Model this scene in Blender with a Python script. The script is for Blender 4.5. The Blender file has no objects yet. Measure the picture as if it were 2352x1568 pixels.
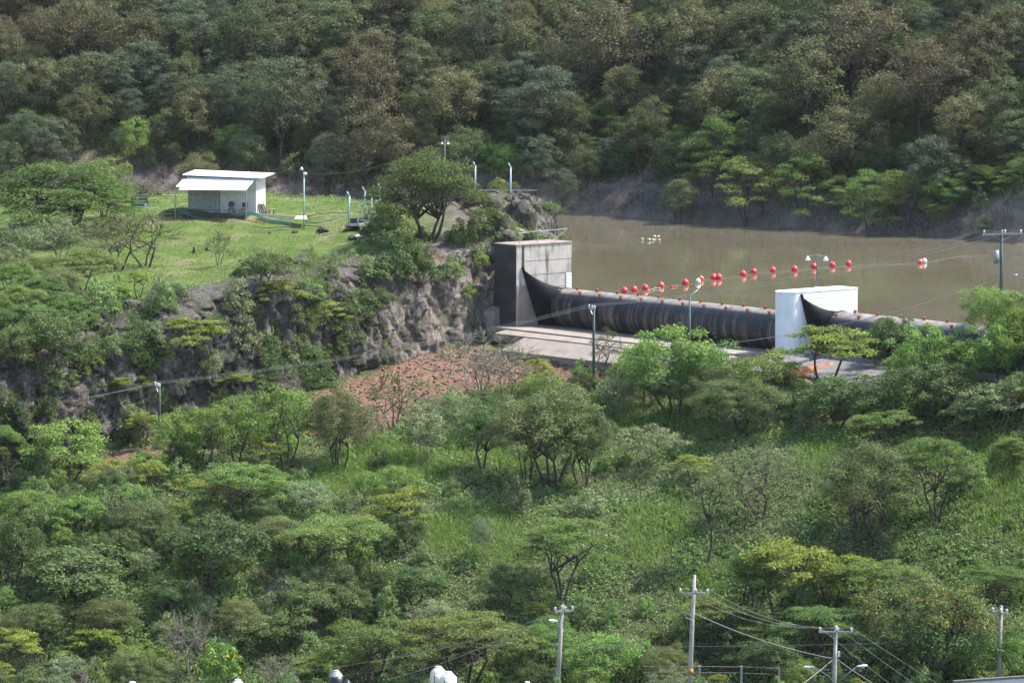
import bpy, bmesh, math, random
import numpy as np
from mathutils import Vector, Matrix
from mathutils.bvhtree import BVHTree

random.seed(7); rng = np.random.default_rng(7)
R = math.radians
scene = bpy.context.scene
COL = scene.collection

# ------------------------------------------------------------------ camera
CAMZ = 37.0
PITCH = R(5.43)
FV = 11576.0                      # focal length in units of a 2352 x 1568 picture
cam_d = bpy.data.cameras.new('camera')
cam_d.sensor_width = 36.0
cam_d.lens = 36.0 * FV / 2352.0
cam_d.clip_start = 1.0; cam_d.clip_end = 8000.0
cam = bpy.data.objects.new('camera', cam_d)
cam.location = (0, 0, CAMZ)
cam.rotation_euler = (math.pi / 2 - PITCH, 0, 0)
COL.objects.link(cam); scene.camera = cam

# ------------------------------------------------------------------ sky, sun, exposure
SUN_EL, SUN_AZ = R(56), R(74)     # azimuth clockwise from +Y (away from the camera)
world = bpy.data.worlds.new('World'); scene.world = world; world.use_nodes = True
wn = world.node_tree.nodes; wl = world.node_tree.links
bg = wn['Background']
sky = wn.new('ShaderNodeTexSky'); sky.sky_type = 'NISHITA'; sky.sun_disc = False
sky.sun_elevation = SUN_EL; sky.sun_rotation = SUN_AZ
sky.air_density = 1.0; sky.dust_density = 1.6; sky.ozone_density = 1.0
wl.new(sky.outputs[0], bg.inputs[0]); bg.inputs[1].default_value = 0.15
sun_d = bpy.data.lights.new('sun', 'SUN'); sun_d.energy = 4.2; sun_d.angle = R(0.6)
sun_d.color = (1.0, 0.95, 0.87)
sun = bpy.data.objects.new('sun', sun_d); COL.objects.link(sun)
sdir = Vector((math.sin(SUN_AZ) * math.cos(SUN_EL), math.cos(SUN_AZ) * math.cos(SUN_EL), math.sin(SUN_EL)))
sun.rotation_euler = sdir.to_track_quat('Z', 'Y').to_euler()
sun.location = (60, 430, 120)
vs = scene.view_settings
vs.view_transform = 'Standard'; vs.look = 'None'; vs.gamma = 1.0; vs.exposure = 1.25
vs.use_curve_mapping = False
cy = scene.cycles
cy.max_bounces = 6; cy.diffuse_bounces = 3; cy.glossy_bounces = 2; cy.transmission_bounces = 4; cy.volume_bounces = 0; cy.transparent_max_bounces = 8
cy.use_denoising = True; cy.use_adaptive_sampling = True; cy.adaptive_threshold = 0.03; cy.adaptive_min_samples = 24

# ------------------------------------------------------------------ picture <-> place
CP, SP = math.cos(PITCH), math.sin(PITCH)
def ray(u, v):
    a = (u - 1176.0) / FV; b = (v - 784.0) / FV
    d = np.array((a, CP - b * SP, -SP - b * CP))
    return d / d[1]
def P(u, v, Y):
    d = ray(u, v)
    return Vector((d[0] * Y, Y, CAMZ + d[2] * Y))
def proj(p):
    x, y, z = p[0], p[1], p[2] - CAMZ
    dep = y * CP - z * SP
    up = y * SP + z * CP
    return 1176 + FV * x / dep, 784 - FV * up / dep
def onz(u, v, z):
    d = ray(u, v); Y = (z - CAMZ) / d[2]
    return Vector((d[0] * Y, Y, z))
def S(u, v, Y): return P(u / 1.08844, v / 1.08844, Y)
def ppm(Y): return FV / (Y * 1.004)

# ------------------------------------------------------------------ object helpers
def tag(o, label=None, cat=None, group=None, kind=None):
    if label: o['label'] = label
    if cat: o['category'] = cat
    if group: o['group'] = group
    if kind: o['kind'] = kind
    return o
def link(o, parent=None):
    COL.objects.link(o)
    if parent: o.parent = parent
    return o
def empty(name, loc, rz=0.0, label=None, cat=None, group=None):
    o = bpy.data.objects.new(name, None); o.location = loc; o.rotation_euler = (0, 0, rz)
    o.empty_display_size = 0.2
    link(o); return tag(o, label, cat, group)
def npmesh(name, verts, faces, mat=None, smooth=False):
    """verts (n,3) array, faces (m,k) int array with constant k"""
    verts = np.asarray(verts, dtype=np.float32); faces = np.asarray(faces, dtype=np.int32)
    me = bpy.data.meshes.new(name)
    m, k = faces.shape
    me.vertices.add(len(verts)); me.vertices.foreach_set('co', verts.ravel())
    me.loops.add(m * k); me.loops.foreach_set('vertex_index', faces.ravel())
    me.polygons.add(m)
    me.polygons.foreach_set('loop_start', np.arange(0, m * k, k, dtype=np.int32))
    me.polygons.foreach_set('loop_total', np.full(m, k, dtype=np.int32))
    if smooth: me.polygons.foreach_set('use_smooth', np.ones(m, dtype=bool))
    me.update(); me.validate()
    if mat: me.materials.append(mat)
    return me
class MB:
    """collects shapes into one mesh"""
    def __init__(s): s.v = []; s.f = []
    def add(s, vs_, fs):
        o = len(s.v); s.v += [tuple(p) for p in vs_]; s.f += [tuple(i + o for i in f) for f in fs]; return s
    def box(s, c, d, rz=0.0, m=None):
        M = m or (Matrix.Translation(Vector(c)) @ Matrix.Rotation(rz, 4, 'Z'))
        hx, hy, hz = d[0] / 2, d[1] / 2, d[2] / 2
        q = [M @ Vector((x, y, z)) for x in (-hx, hx) for y in (-hy, hy) for z in (-hz, hz)]
        return s.add(q, [(0, 1, 3, 2), (4, 6, 7, 5), (0, 4, 5, 1), (2, 3, 7, 6), (0, 2, 6, 4), (1, 5, 7, 3)])
    def bar(s, a, b, w, h=None):
        a, b = Vector(a), Vector(b); d = b - a; L = d.length
        M = Matrix.Translation((a + b) / 2) @ d.to_track_quat('Z', 'Y').to_matrix().to_4x4()
        return s.box(None, (w, h or w, L), m=M)
    def tube(s, pts, r, n=8, cap=True):
        pts = [Vector(p) for p in pts]; rs = r if isinstance(r, (list, tuple)) else [r] * len(pts)
        vs_ = []; fs = []
        for i, p in enumerate(pts):
            d = (pts[min(i + 1, len(pts) - 1)] - pts[max(i - 1, 0)])
            if d.length < 1e-6: d = Vector((0, 0, 1))
            d.normalize()
            x = d.cross(Vector((0, 0, 1)))
            if x.length < 1e-3: x = d.cross(Vector((0, 1, 0)))
            x.normalize(); y = d.cross(x)
            for k in range(n):
                t = 2 * math.pi * k / n
                vs_.append(p + x * math.cos(t) * rs[i] + y * math.sin(t) * rs[i])
        for i in range(len(pts) - 1):
            for k in range(n):
                fs.append((i * n + k, i * n + (k + 1) % n, (i + 1) * n + (k + 1) % n, (i + 1) * n + k))
        if cap:
            fs.append(tuple(range(n - 1, -1, -1))); fs.append(tuple((len(pts) - 1) * n + k for k in range(n)))
        return s.add(vs_, fs)
    def lathe(s, c, prof, n=16):
        c = Vector(c); vs_ = []; fs = []
        for (r, z) in prof:
            for k in range(n):
                t = 2 * math.pi * k / n; vs_.append(c + Vector((r * math.cos(t), r * math.sin(t), z)))
        for i in range(len(prof) - 1):
            for k in range(n):
                fs.append((i * n + k, i * n + (k + 1) % n, (i + 1) * n + (k + 1) % n, (i + 1) * n + k))
        fs.append(tuple(range(n - 1, -1, -1))); fs.append(tuple((len(prof) - 1) * n + k for k in range(n)))
        return s.add(vs_, fs)
    def prism(s, poly, z0, z1):
        n = len(poly)
        vs_ = [(x, y, z0) for x, y in poly] + [(x, y, z1) for x, y in poly]
        fs = [tuple(range(n - 1, -1, -1)), tuple(range(n, 2 * n))]
        for k in range(n): fs.append((k, (k + 1) % n, n + (k + 1) % n, n + k))
        return s.add(vs_, fs)
    def mesh(s, name, mat, smooth=False):
        me = bpy.data.meshes.new(name); me.from_pydata(s.v, [], s.f)
        bm = bmesh.new(); bm.from_mesh(me); bmesh.ops.recalc_face_normals(bm, faces=bm.faces[:]); bm.to_mesh(me); bm.free()
        if smooth:
            for p in me.polygons: p.use_smooth = True
        me.materials.append(mat); me.update(); return me
    def build(s, name, mat, parent=None, smooth=False, bevel=0.0):
        me = s.mesh(name, mat, smooth)
        o = bpy.data.objects.new(name, me); link(o, parent)
        if parent: o.matrix_parent_inverse = Matrix.Translation(parent.location).to_4x4().inverted() if parent.rotation_euler.z == 0 else (Matrix.Translation(parent.location) @ Matrix.Rotation(parent.rotation_euler.z, 4, 'Z')).inverted()
        if bevel:
            b = o.modifiers.new('bevel', 'BEVEL'); b.width = bevel; b.segments = 2; b.limit_method = 'ANGLE'
        return o

# ------------------------------------------------------------------ numpy noise
def _h(ix, iy, iz, seed=0):
    n = (ix.astype(np.int64) * 374761393 + iy.astype(np.int64) * 668265263 + iz.astype(np.int64) * 2147483647 + seed * 1274126177) & 0xffffffff
    n = ((n ^ (n >> 13)) * 1274126177) & 0xffffffff
    n = (n ^ (n >> 16)) & 0xffffffff
    return n / 4294967295.0
def vnoise(x, y, z=None, seed=0):
    if z is None: z = np.zeros_like(x)
    ix, iy, iz = np.floor(x), np.floor(y), np.floor(z)
    fx, fy, fz = x - ix, y - iy, z - iz
    fx = fx * fx * (3 - 2 * fx); fy = fy * fy * (3 - 2 * fy); fz = fz * fz * (3 - 2 * fz)
    r = 0
    for a in (0, 1):
        for b in (0, 1):
            for c in (0, 1):
                w = (fx if a else 1 - fx) * (fy if b else 1 - fy) * (fz if c else 1 - fz)
                r = r + w * _h(ix + a, iy + b, iz + c, seed)
    return r * 2 - 1
def fbm(x, y, z=None, o=4, seed=0):
    r = 0; a = 1.0; f = 1.0; t = 0
    for i in range(o):
        r = r + a * vnoise(x * f, y * f, None if z is None else z * f, seed + i); t += a; a *= 0.5; f *= 2.03
    return r / t
def cell(x, y, z, seed=0, tilt=None):
    """returns per-cell random value and F2-F1"""
    ix, iy, iz = np.floor(x), np.floor(y), np.floor(z)
    d1 = np.full(x.shape, 9.0); d2 = np.full(x.shape, 9.0); val = np.zeros(x.shape); ox = np.zeros(x.shape); oy = np.zeros(x.shape); oz = np.zeros(x.shape)
    for a in (-1, 0, 1):
        for b in (-1, 0, 1):
            for c in (-1, 0, 1):
                jx, jy, jz = ix + a, iy + b, iz + c
                px = jx + _h(jx, jy, jz, seed + 1); py = jy + _h(jx, jy, jz, seed + 2); pz = jz + _h(jx, jy, jz, seed + 3)
                d = np.sqrt((px - x) ** 2 + (py - y) ** 2 + (pz - z) ** 2)
                v = _h(jx, jy, jz, seed + 4)
                nearer = d < d1
                d2 = np.where(nearer, d1, np.minimum(d2, d)); val = np.where(nearer, v, val); ox = np.where(nearer, x - px, ox); oy = np.where(nearer, y - py, oy); oz = np.where(nearer, z - pz, oz); d1 = np.where(nearer, d, d1)
    if tilt is None: return val, d2 - d1
    return val, d2 - d1, ox, oy, oz
def sstep(a, b, x):
    t = np.clip((x - a) / (b - a), 0, 1); return t * t * (3 - 2 * t)

# ------------------------------------------------------------------ materials
def mat_new(name):
    m = bpy.data.materials.new(name); m.use_nodes = True
    nt = m.node_tree; b = nt.nodes['Principled BSDF']
    return m, nt, nt.nodes, nt.links, b
def ramp(nt, stops):
    n = nt.nodes.new('ShaderNodeValToRGB'); cr = n.color_ramp
    while len(cr.elements) > 1: cr.elements.remove(cr.elements[-1])
    cr.elements[0].position = stops[0][0]; cr.elements[0].color = (*stops[0][1], 1)
    for p, c in stops[1:]:
        e = cr.elements.new(p); e.color = (*c, 1)
    return n
def noise(nt, scale, detail=4, rough=0.55, coord='Object', stretch=None, dist=0.0):
    tc = nt.nodes.new('ShaderNodeTexCoord'); n = nt.nodes.new('ShaderNodeTexNoise')
    n.inputs['Scale'].default_value = scale; n.inputs['Detail'].default_value = detail
    n.inputs['Roughness'].default_value = rough; n.inputs['Distortion'].default_value = dist
    src = tc.outputs[coord]
    if stretch:
        mp = nt.nodes.new('ShaderNodeMapping'); mp.inputs['Scale'].default_value = stretch[:3]
        if len(stretch) > 3: mp.inputs['Rotation'].default_value = (0, 0, stretch[3])
        nt.links.new(src, mp.inputs[0]); src = mp.outputs[0]
    nt.links.new(src, n.inputs['Vector']); return n
def mix(nt, fac, a, b, mode='MIX'):
    n = nt.nodes.new('ShaderNodeMix'); n.data_type = 'RGBA'; n.blend_type = mode
    for s, val in ((n.inputs[0], fac), (n.inputs[6], a), (n.inputs[7], b)):
        if hasattr(val, 'is_linked'): nt.links.new(val, s)
        elif isinstance(val, (int, float)): s.default_value = val
        else: s.default_value = (*val, 1)
    return n.outputs[2]
def math_n(nt, op, a, b=None):
    n = nt.nodes.new('ShaderNodeMath'); n.operation = op
    for s, val in ((n.inputs[0], a), (n.inputs[1], b)):
        if val is None: continue
        if hasattr(val, 'is_linked'): nt.links.new(val, s)
        else: s.default_value = val
    return n.outputs[0]
def bump(nt, b, h, strength=0.5, dist=0.05):
    n = nt.nodes.new('ShaderNodeBump'); n.inputs['Strength'].default_value = strength; n.inputs['Distance'].default_value = dist
    nt.links.new(h, n.inputs['Height']); nt.links.new(n.outputs[0], b.inputs['Normal'])
def simple(name, rgb, rough=0.6, metal=0.0, var=0.25, scale=3.0, spec=0.5):
    m, nt, N, L, b = mat_new(name)
    n = noise(nt, scale, 5)
    r = ramp(nt, [(0.3, tuple(c * (1 - var) for c in rgb)), (0.7, tuple(min(1, c * (1 + var * 0.6)) for c in rgb))])
    L.new(n.outputs[0], r.inputs[0]); L.new(r.outputs[0], b.inputs['Base Color'])
    b.inputs['Roughness'].default_value = rough; b.inputs['Metallic'].default_value = metal
    b.inputs['Specular IOR Level'].default_value = spec
    return m
def leafmat(name, rgb, rgb2=None, trans=0.35, hue=0.03, tree_var=0.25):
    """leaf colour varies from leaf to leaf and from tree to tree"""
    m, nt, N, L, b = mat_new(name)
    rgb2 = rgb2 or tuple(c * f for c, f in zip(rgb, (0.62, 0.7, 0.7)))
    g = N.new('ShaderNodeNewGeometry'); oi = N.new('ShaderNodeObjectInfo')
    r = ramp(nt, [(0.0, rgb2), (0.55, rgb), (1.0, tuple(min(1, c * 1.35) for c in rgb))])
    L.new(g.outputs['Random Per Island'], r.inputs[0])
    hs = N.new('ShaderNodeHueSaturation')
    mr = N.new('ShaderNodeMapRange'); mr.inputs[3].default_value = 0.5 - hue; mr.inputs[4].default_value = 0.5 + hue
    L.new(oi.outputs['Random'], mr.inputs[0]); L.new(mr.outputs[0], hs.inputs['Hue'])
    m2 = math_n(nt, 'FRACT', math_n(nt, 'MULTIPLY', oi.outputs['Random'], 17.3))
    mv = N.new('ShaderNodeMapRange'); mv.inputs[3].default_value = 1 - tree_var; mv.inputs[4].default_value = 1 + tree_var
    L.new(m2, mv.inputs[0]); L.new(mv.outputs[0], hs.inputs['Value'])
    L.new(r.outputs[0], hs.inputs['Color'])
    L.new(hs.outputs[0], b.inputs['Base Color'])
    b.inputs['Roughness'].default_value = 0.6; b.inputs['Specular IOR Level'].default_value = 0.12
    tr = N.new('ShaderNodeBsdfTranslucent'); ms = N.new('ShaderNodeMixShader'); ms.inputs[0].default_value = trans
    L.new(hs.outputs[0], tr.inputs[0]); L.new(b.outputs[0], ms.inputs[1]); L.new(tr.outputs[0], ms.inputs[2])
    L.new(ms.outputs[0], N['Material Output'].inputs[0])
    return m

# ------------------------------------------------------------------ dam frame
ES = Vector((0.634, -0.773, 0)).normalized()     # along the dam, towards the camera
ET = Vector((0.773, 0.634, 0)).normalized()      # upstream
O = P(1186, 750, 430.0); FLOOR = O.z
def D(s, t, z): return Vector((O.x + ES.x * s + ET.x * t, O.y + ES.y * s + ET.y * t, z))
def st(x, y):
    return (x - O.x) * ES.x + (y - O.y) * ES.y, (x - O.x) * ET.x + (y - O.y) * ET.y

# ------------------------------------------------------------------ terrain function
def tps(pts):
    A = np.array([[p[0], p[1]] for p in pts]); zz = np.array([p[2] for p in pts])
    n = len(A); d = np.sqrt(((A[:, None] - A[None]) ** 2).sum(-1)) + 1e-9
    K = d * d * np.log(d) + np.eye(n) * 8.0
    Pm = np.hstack([np.ones((n, 1)), A]); M = np.zeros((n + 3, n + 3))
    M[:n, :n] = K; M[:n, n:] = Pm; M[n:, :n] = Pm.T
    w = np.linalg.solve(M, np.concatenate([zz, np.zeros(3)]))
    def f(x, y):
        x = np.asarray(x, float); y = np.asarray(y, float)
        r = w[n] + w[n + 1] * x + w[n + 2] * y
        for i in range(n):
            q = np.sqrt((x - A[i, 0]) ** 2 + (y - A[i, 1]) ** 2) + 1e-9
            r = r + w[i] * q * q * np.log(q)
        return r
    return f
LOW = [(1240, 812, 424), (1120, 803, 427), (1000, 850, 420), (850, 900, 413.5), (735, 891, 413), (480, 970, 405), (260, 1033, 399), (0, 1130, 391),
       (-250, 1230, 384), (950, 935, 409), (1150, 900, 411), (1350, 905, 408), (1500, 930, 404), (1800, 890, 400), (1700, 900, 401), (1860, 850, 402),
       (2100, 850, 400), (2330, 815, 392), (2450, 770, 390), (2600, 730, 390), (2200, 900, 392), (2352, 930, 385), (2600, 930, 383), (2100, 1000, 385),
       (1900, 1050, 382), (1500, 1050, 391), (1250, 1100, 388), (1000, 1060, 394), (700, 1100, 389), (400, 1150, 384), (100, 1180, 381), (-250, 1250, 376),
       (300, 1300, 372), (1000, 1300, 371), (1600, 1250, 373), (2200, 1250, 369), (2600, 1250, 368), (-250, 1350, 369), (300, 1450, 364), (1200, 1450, 363),
       (2000, 1450, 361), (300, 1568, 359), (1200, 1568, 358), (2100, 1568, 356), (2600, 1568, 355), (-250, 1568, 358)]
lowf = tps([P(*p) for p in LOW] + [(x, 347, -22.6) for x in (-60, -30, 0, 30, 60)] + [(x, 338, -23) for x in (-60, 0, 60)])
UPP = [(1172, 437, 447), (1215, 455, 443), (1100, 450, 447), (1190, 540, 434.5), (1120, 520, 438), (1000, 560, 434), (930, 585, 431), (860, 595, 427.5), (800, 595, 424.5), (690, 612, 419), (620, 628, 416), (560, 645, 414), (450, 668, 411),
       (330, 695, 408), (210, 735, 404), (90, 775, 401), (0, 790, 398), (-250, 840, 391), (500, 600, 431), (700, 521, 445), (590, 489, 450),
       (430, 485, 451), (490, 507, 447), (300, 445, 476), (600, 446, 476), (900, 444, 476), (845, 521, 442), (1000, 480, 455), (20, 530, 446), (300, 500, 450),
       (-250, 560, 440), (150, 640, 423), (-250, 445, 476), (60, 700, 413), (300, 640, 420)]
upf0 = tps([P(*p) for p in UPP])
def upf(x, y): return np.minimum(upf0(x, np.minimum(y, 480)), 9.0)
# foot of the cliff, left to right, then round the promontory
CBP = [(-900, 1520, 362), (-500, 1350, 373), (-250, 1230, 384), (0, 1130, 391), (260, 1033, 399), (480, 970, 405), (735, 891, 413), (845, 845, 420), (1010, 805, 426.5), (1100, 775, 430)]
CB = [P(*p) for p in CBP]
CB = [Vector((p.x, p.y, 0)) for p in CB] + [D(-2.6, 0.4, 0), D(-1.5, 5.5, 0), Vector((4.8, 439, 0)), Vector((4.8, 452, 0)), Vector((-2, 464, 0)), Vector((-14, 480, 0)), Vector((-45, 487, 0)), Vector((-200, 492, 0))]
POLY = np.array([(p.x, p.y) for p in CB] + [(-300, 492), (-300, 340)])
def sdist(x, y, poly):
    """signed distance to a polygon, positive inside"""
    x = np.asarray(x, float); y = np.asarray(y, float)
    d = np.full(x.shape, 1e9); ins = np.zeros(x.shape, bool); n = len(poly)
    for i in range(n):
        ax, ay = poly[i]; bx, by = poly[(i + 1) % n]
        ex, ey = bx - ax, by - ay
        t = np.clip(((x - ax) * ex + (y - ay) * ey) / (ex * ex + ey * ey), 0, 1)
        d = np.minimum(d, np.hypot(x - ax - t * ex, y - ay - t * ey))
        c = ((ay > y) != (by > y)) & (x < (bx - ax) * (y - ay) / (by - ay + 1e-12) + ax)
        ins ^= c
    return np.where(ins, d, -d)
SHX = np.array([-400, -120, -50, -20, 3.8, 15, 29, 40, 49.5, 70, 140, 400]); SHY = np.array([570, 552, 546, 541, 532, 523, 509.5, 500, 489, 472, 430, 380.])
def shore(x): return np.interp(x, SHX, SHY)
CW = 6.0
def zbase(x, y):
    x = np.asarray(x, float); y = np.asarray(y, float)
    s, t = st(x, y)
    lo = lowf(np.clip(x, -60, 60), np.clip(y, 338, 470))
    lo = np.where(y < 338, -23.0, lo)
    # dam floor
    onf = sstep(-6.8, -4.4, t) * sstep(-4, -1, s) * (1 - sstep(40, 47, s))
    lo = lo * (1 - onf) + (FLOOR - 1.55 + 0.6 * sstep(29, 33, s)) * onf
    # reservoir bed and right bank
    bank = -3.4 + np.clip(s - 43, 0, 40) * 0.42 
    up = sstep(3.0, 6.5, t) * sstep(-40, -6, s - 0 * t)
    far = sstep(432, 470, y + 0.35 * x)
    up = np.maximum(up, far)
    z = lo * (1 - up) + np.minimum(bank, 6) * up
    # wooded hill beyond the water
    q = y - shore(x)
    hill = np.where(q < 0, q * 0.18, np.where(q < 4, q * 0.62, 2.48 + (q - 4) * 0.56))
    hill = np.minimum(hill, 58 + q * 0.001)
    hill = hill + fbm(x * 0.08, y * 0.08, o=3, seed=5) * np.clip(q, 0, 10) * 0.22 * (hill < 70)
    z = np.maximum(z, hill)
    return z
def zf(x, y):
    x = np.asarray(x, float); y = np.asarray(y, float)
    z = zbase(x, y)
    sd = sdist(x, y, POLY)
    m = sstep(1.6, CW, sd)
    u = upf(np.clip(x, -75, 20), y)
    z = z * (1 - m) + np.maximum(u, z * 0 - 20) * m
    return z + fbm(x * 0.35, y * 0.35, o=4, seed=11) * 0.28 * sstep(330, 350, y)
def z1(x, y): return float(zf(np.array([x]), np.array([y]))[0])
# ------------------------------------------------------------------ ground sheet
def grid_axis(fine0, fine1, step, lo, hi):
    return np.concatenate([np.array(lo, float), np.arange(fine0, fine1 + 1e-6, step), np.array(hi, float)])
gx = grid_axis(-60, 60, 0.5, [-4000, -1800, -900, -450, -220, -120, -85, -68], [68, 85, 120, 220, 450, 900, 1800, 4000])
gy = grid_axis(346, 592, 0.5, [-1500, -600, -200, 0, 120, 220, 290, 325, 338], [600, 615, 640, 700, 800, 1000, 1500, 2500, 5000])
GX, GY = np.meshgrid(gx, gy)
GZ = zf(GX, GY)

def ground_hit(u, v, y0=330.0, y1=640.0):
    """where the line of sight through picture point (u, v) meets the ground"""
    d = ray(u, v); Y = np.arange(y0, y1, 0.4)
    zz = zf(d[0] * Y, Y); k = np.nonzero(CAMZ + d[2] * Y <= zz)[0]
    i = k[0] if len(k) else len(Y) - 1
    return Vector((d[0] * Y[i], Y[i], float(zz[i])))
def gpoly(pts): return np.array([ground_hit(u, v)[:2] for u, v in pts])

SOIL = gpoly([(715, 905), (840, 862), (960, 815), (1060, 795), (1180, 790), (1340, 826), (1450, 848), (1380, 878), (1300, 882), (1180, 885), (1080, 905), (990, 945), (900, 985), (800, 1015), (700, 1000)])
SOIL2 = gpoly([(180, 1090), (260, 1048), (345, 1025), (400, 1020), (390, 1065), (320, 1090), (230, 1105)])
SOIL3 = gpoly([(1800, 850), (1990, 845), (2100, 850), (2050, 880), (1900, 900), (1820, 885)])
fx, fy, fz = GX.ravel(), GY.ravel(), GZ.ravel()
sdU = sdist(fx, fy, POLY)
n_edge = fbm(fx * 0.25, fy * 0.25, o=3, seed=21)
lawn = sstep(6.0, 9.0, sdU + n_edge * 3.0) * sstep(-70, -50, fx)
soil = np.maximum(sstep(-1.2, 1.0, sdist(fx, fy, SOIL) + n_edge * 1.5), sstep(-1.0, 0.8, sdist(fx, fy, SOIL2) + n_edge * 1.2))
sand = sstep(-1.0, 0.8, sdist(fx, fy, SOIL3) + n_edge)
q = fy - shore(fx)
bankm = np.maximum(sstep(-3, 0.3, q) * (1 - sstep(5.5, 8.0, q + n_edge * 2)), sstep(-8, -5, fx + n_edge * 2) * sstep(0.5, 2, sdU))
rz = fz + soil * (fbm(fx * 0.9, fy * 0.9, o=4, seed=31) * 0.45)
gv = np.stack([fx, fy, rz], 1)
nx, ny = len(gx), len(gy)
ii = (np.arange(ny - 1)[:, None] * nx + np.arange(nx - 1)[None]).ravel()
gf = np.stack([ii, ii + 1, ii + nx + 1, ii + nx], 1)

def ground_material():
    m, nt, N, L, b = mat_new('ground')
    at = N.new('ShaderNodeVertexColor'); at.layer_name = 'zone'
    sep = N.new('ShaderNodeSeparateColor'); L.new(at.outputs[0], sep.inputs[0])
    n1 = noise(nt, 0.5, 8, 0.65); n2 = noise(nt, 3.0, 6, 0.7); n3 = noise(nt, 0.12, 3)
    und = ramp(nt, [(0.25, (0.028, 0.034, 0.013)), (0.5, (0.050, 0.072, 0.021)), (0.75, (0.095, 0.105, 0.045))])
    L.new(n1.outputs[0], und.inputs[0])
    lw = ramp(nt, [(0.28, (0.048, 0.080, 0.018)), (0.45, (0.075, 0.115, 0.027)), (0.58, (0.105, 0.138, 0.040)), (0.72, (0.19, 0.17, 0.09))])
    L.new(math_n(nt, 'ADD', math_n(nt, 'MULTIPLY', n1.outputs[0], 0.55), math_n(nt, 'MULTIPLY', n2.outputs[0], 0.42)), lw.inputs[0])
    so = ramp(nt, [(0.3, (0.062, 0.037, 0.027)), (0.46, (0.140, 0.083, 0.059)), (0.6, (0.205, 0.128, 0.094)), (0.75, (0.23, 0.19, 0.15))])
    L.new(n2.outputs[0], so.inputs[0])
    bk = ramp(nt, [(0.3, (0.070, 0.060, 0.051)), (0.55, (0.145, 0.125, 0.106)), (0.75, (0.23, 0.20, 0.172))])
    L.new(n1.outputs[0], bk.inputs[0])
    sd = ramp(nt, [(0.3, (0.16, 0.145, 0.09)), (0.7, (0.34, 0.30, 0.20))]); L.new(n2.outputs[0], sd.inputs[0])
    dryf = ramp(nt, [(0.50, (0, 0, 0)), (0.64, (0.7,) * 3)]); n4 = noise(nt, 0.22, 5, 0.65); L.new(n4.outputs[0], dryf.inputs[0])
    lwc = mix(nt, dryf.outputs[0], lw.outputs[0], (0.20, 0.175, 0.10))
    c = mix(nt, sep.outputs[0], und.outputs[0], lwc)
    c = mix(nt, sep.outputs[1], c, so.outputs[0])
    c = mix(nt, sep.outputs[2], c, bk.outputs[0])
    c = mix(nt, at.outputs[1], c, sd.outputs[0])
    L.new(c, b.inputs['Base Color']); b.inputs['Roughness'].default_value = 0.95; b.inputs['Specular IOR Level'].default_value = 0.15
    bump(nt, b, n2.outputs[0], 0.7, 0.25)
    return m
me = npmesh('ground', gv, gf, ground_material(), True)
ca = me.color_attributes.new('zone', 'FLOAT_COLOR', 'POINT')
ca.data.foreach_set('color', np.stack([lawn, soil, bankm, sand], 1).astype(np.float32).ravel())
ground = link(bpy.data.objects.new('ground', me)); tag(ground, kind='structure')
import bisect
_gx, _gy = gx.tolist(), gy.tolist()
def gz(x, y):
    """height of the ground sheet, read off its own grid"""
    i = min(max(bisect.bisect_right(_gx, x) - 1, 0), nx - 2); j = min(max(bisect.bisect_right(_gy, y) - 1, 0), ny - 2)
    a = (x - _gx[i]) / (_gx[i + 1] - _gx[i]); b = (y - _gy[j]) / (_gy[j + 1] - _gy[j])
    return float((GZ[j, i] * (1 - a) + GZ[j, i + 1] * a) * (1 - b) + (GZ[j + 1, i] * (1 - a) + GZ[j + 1, i + 1] * a) * b)

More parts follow.
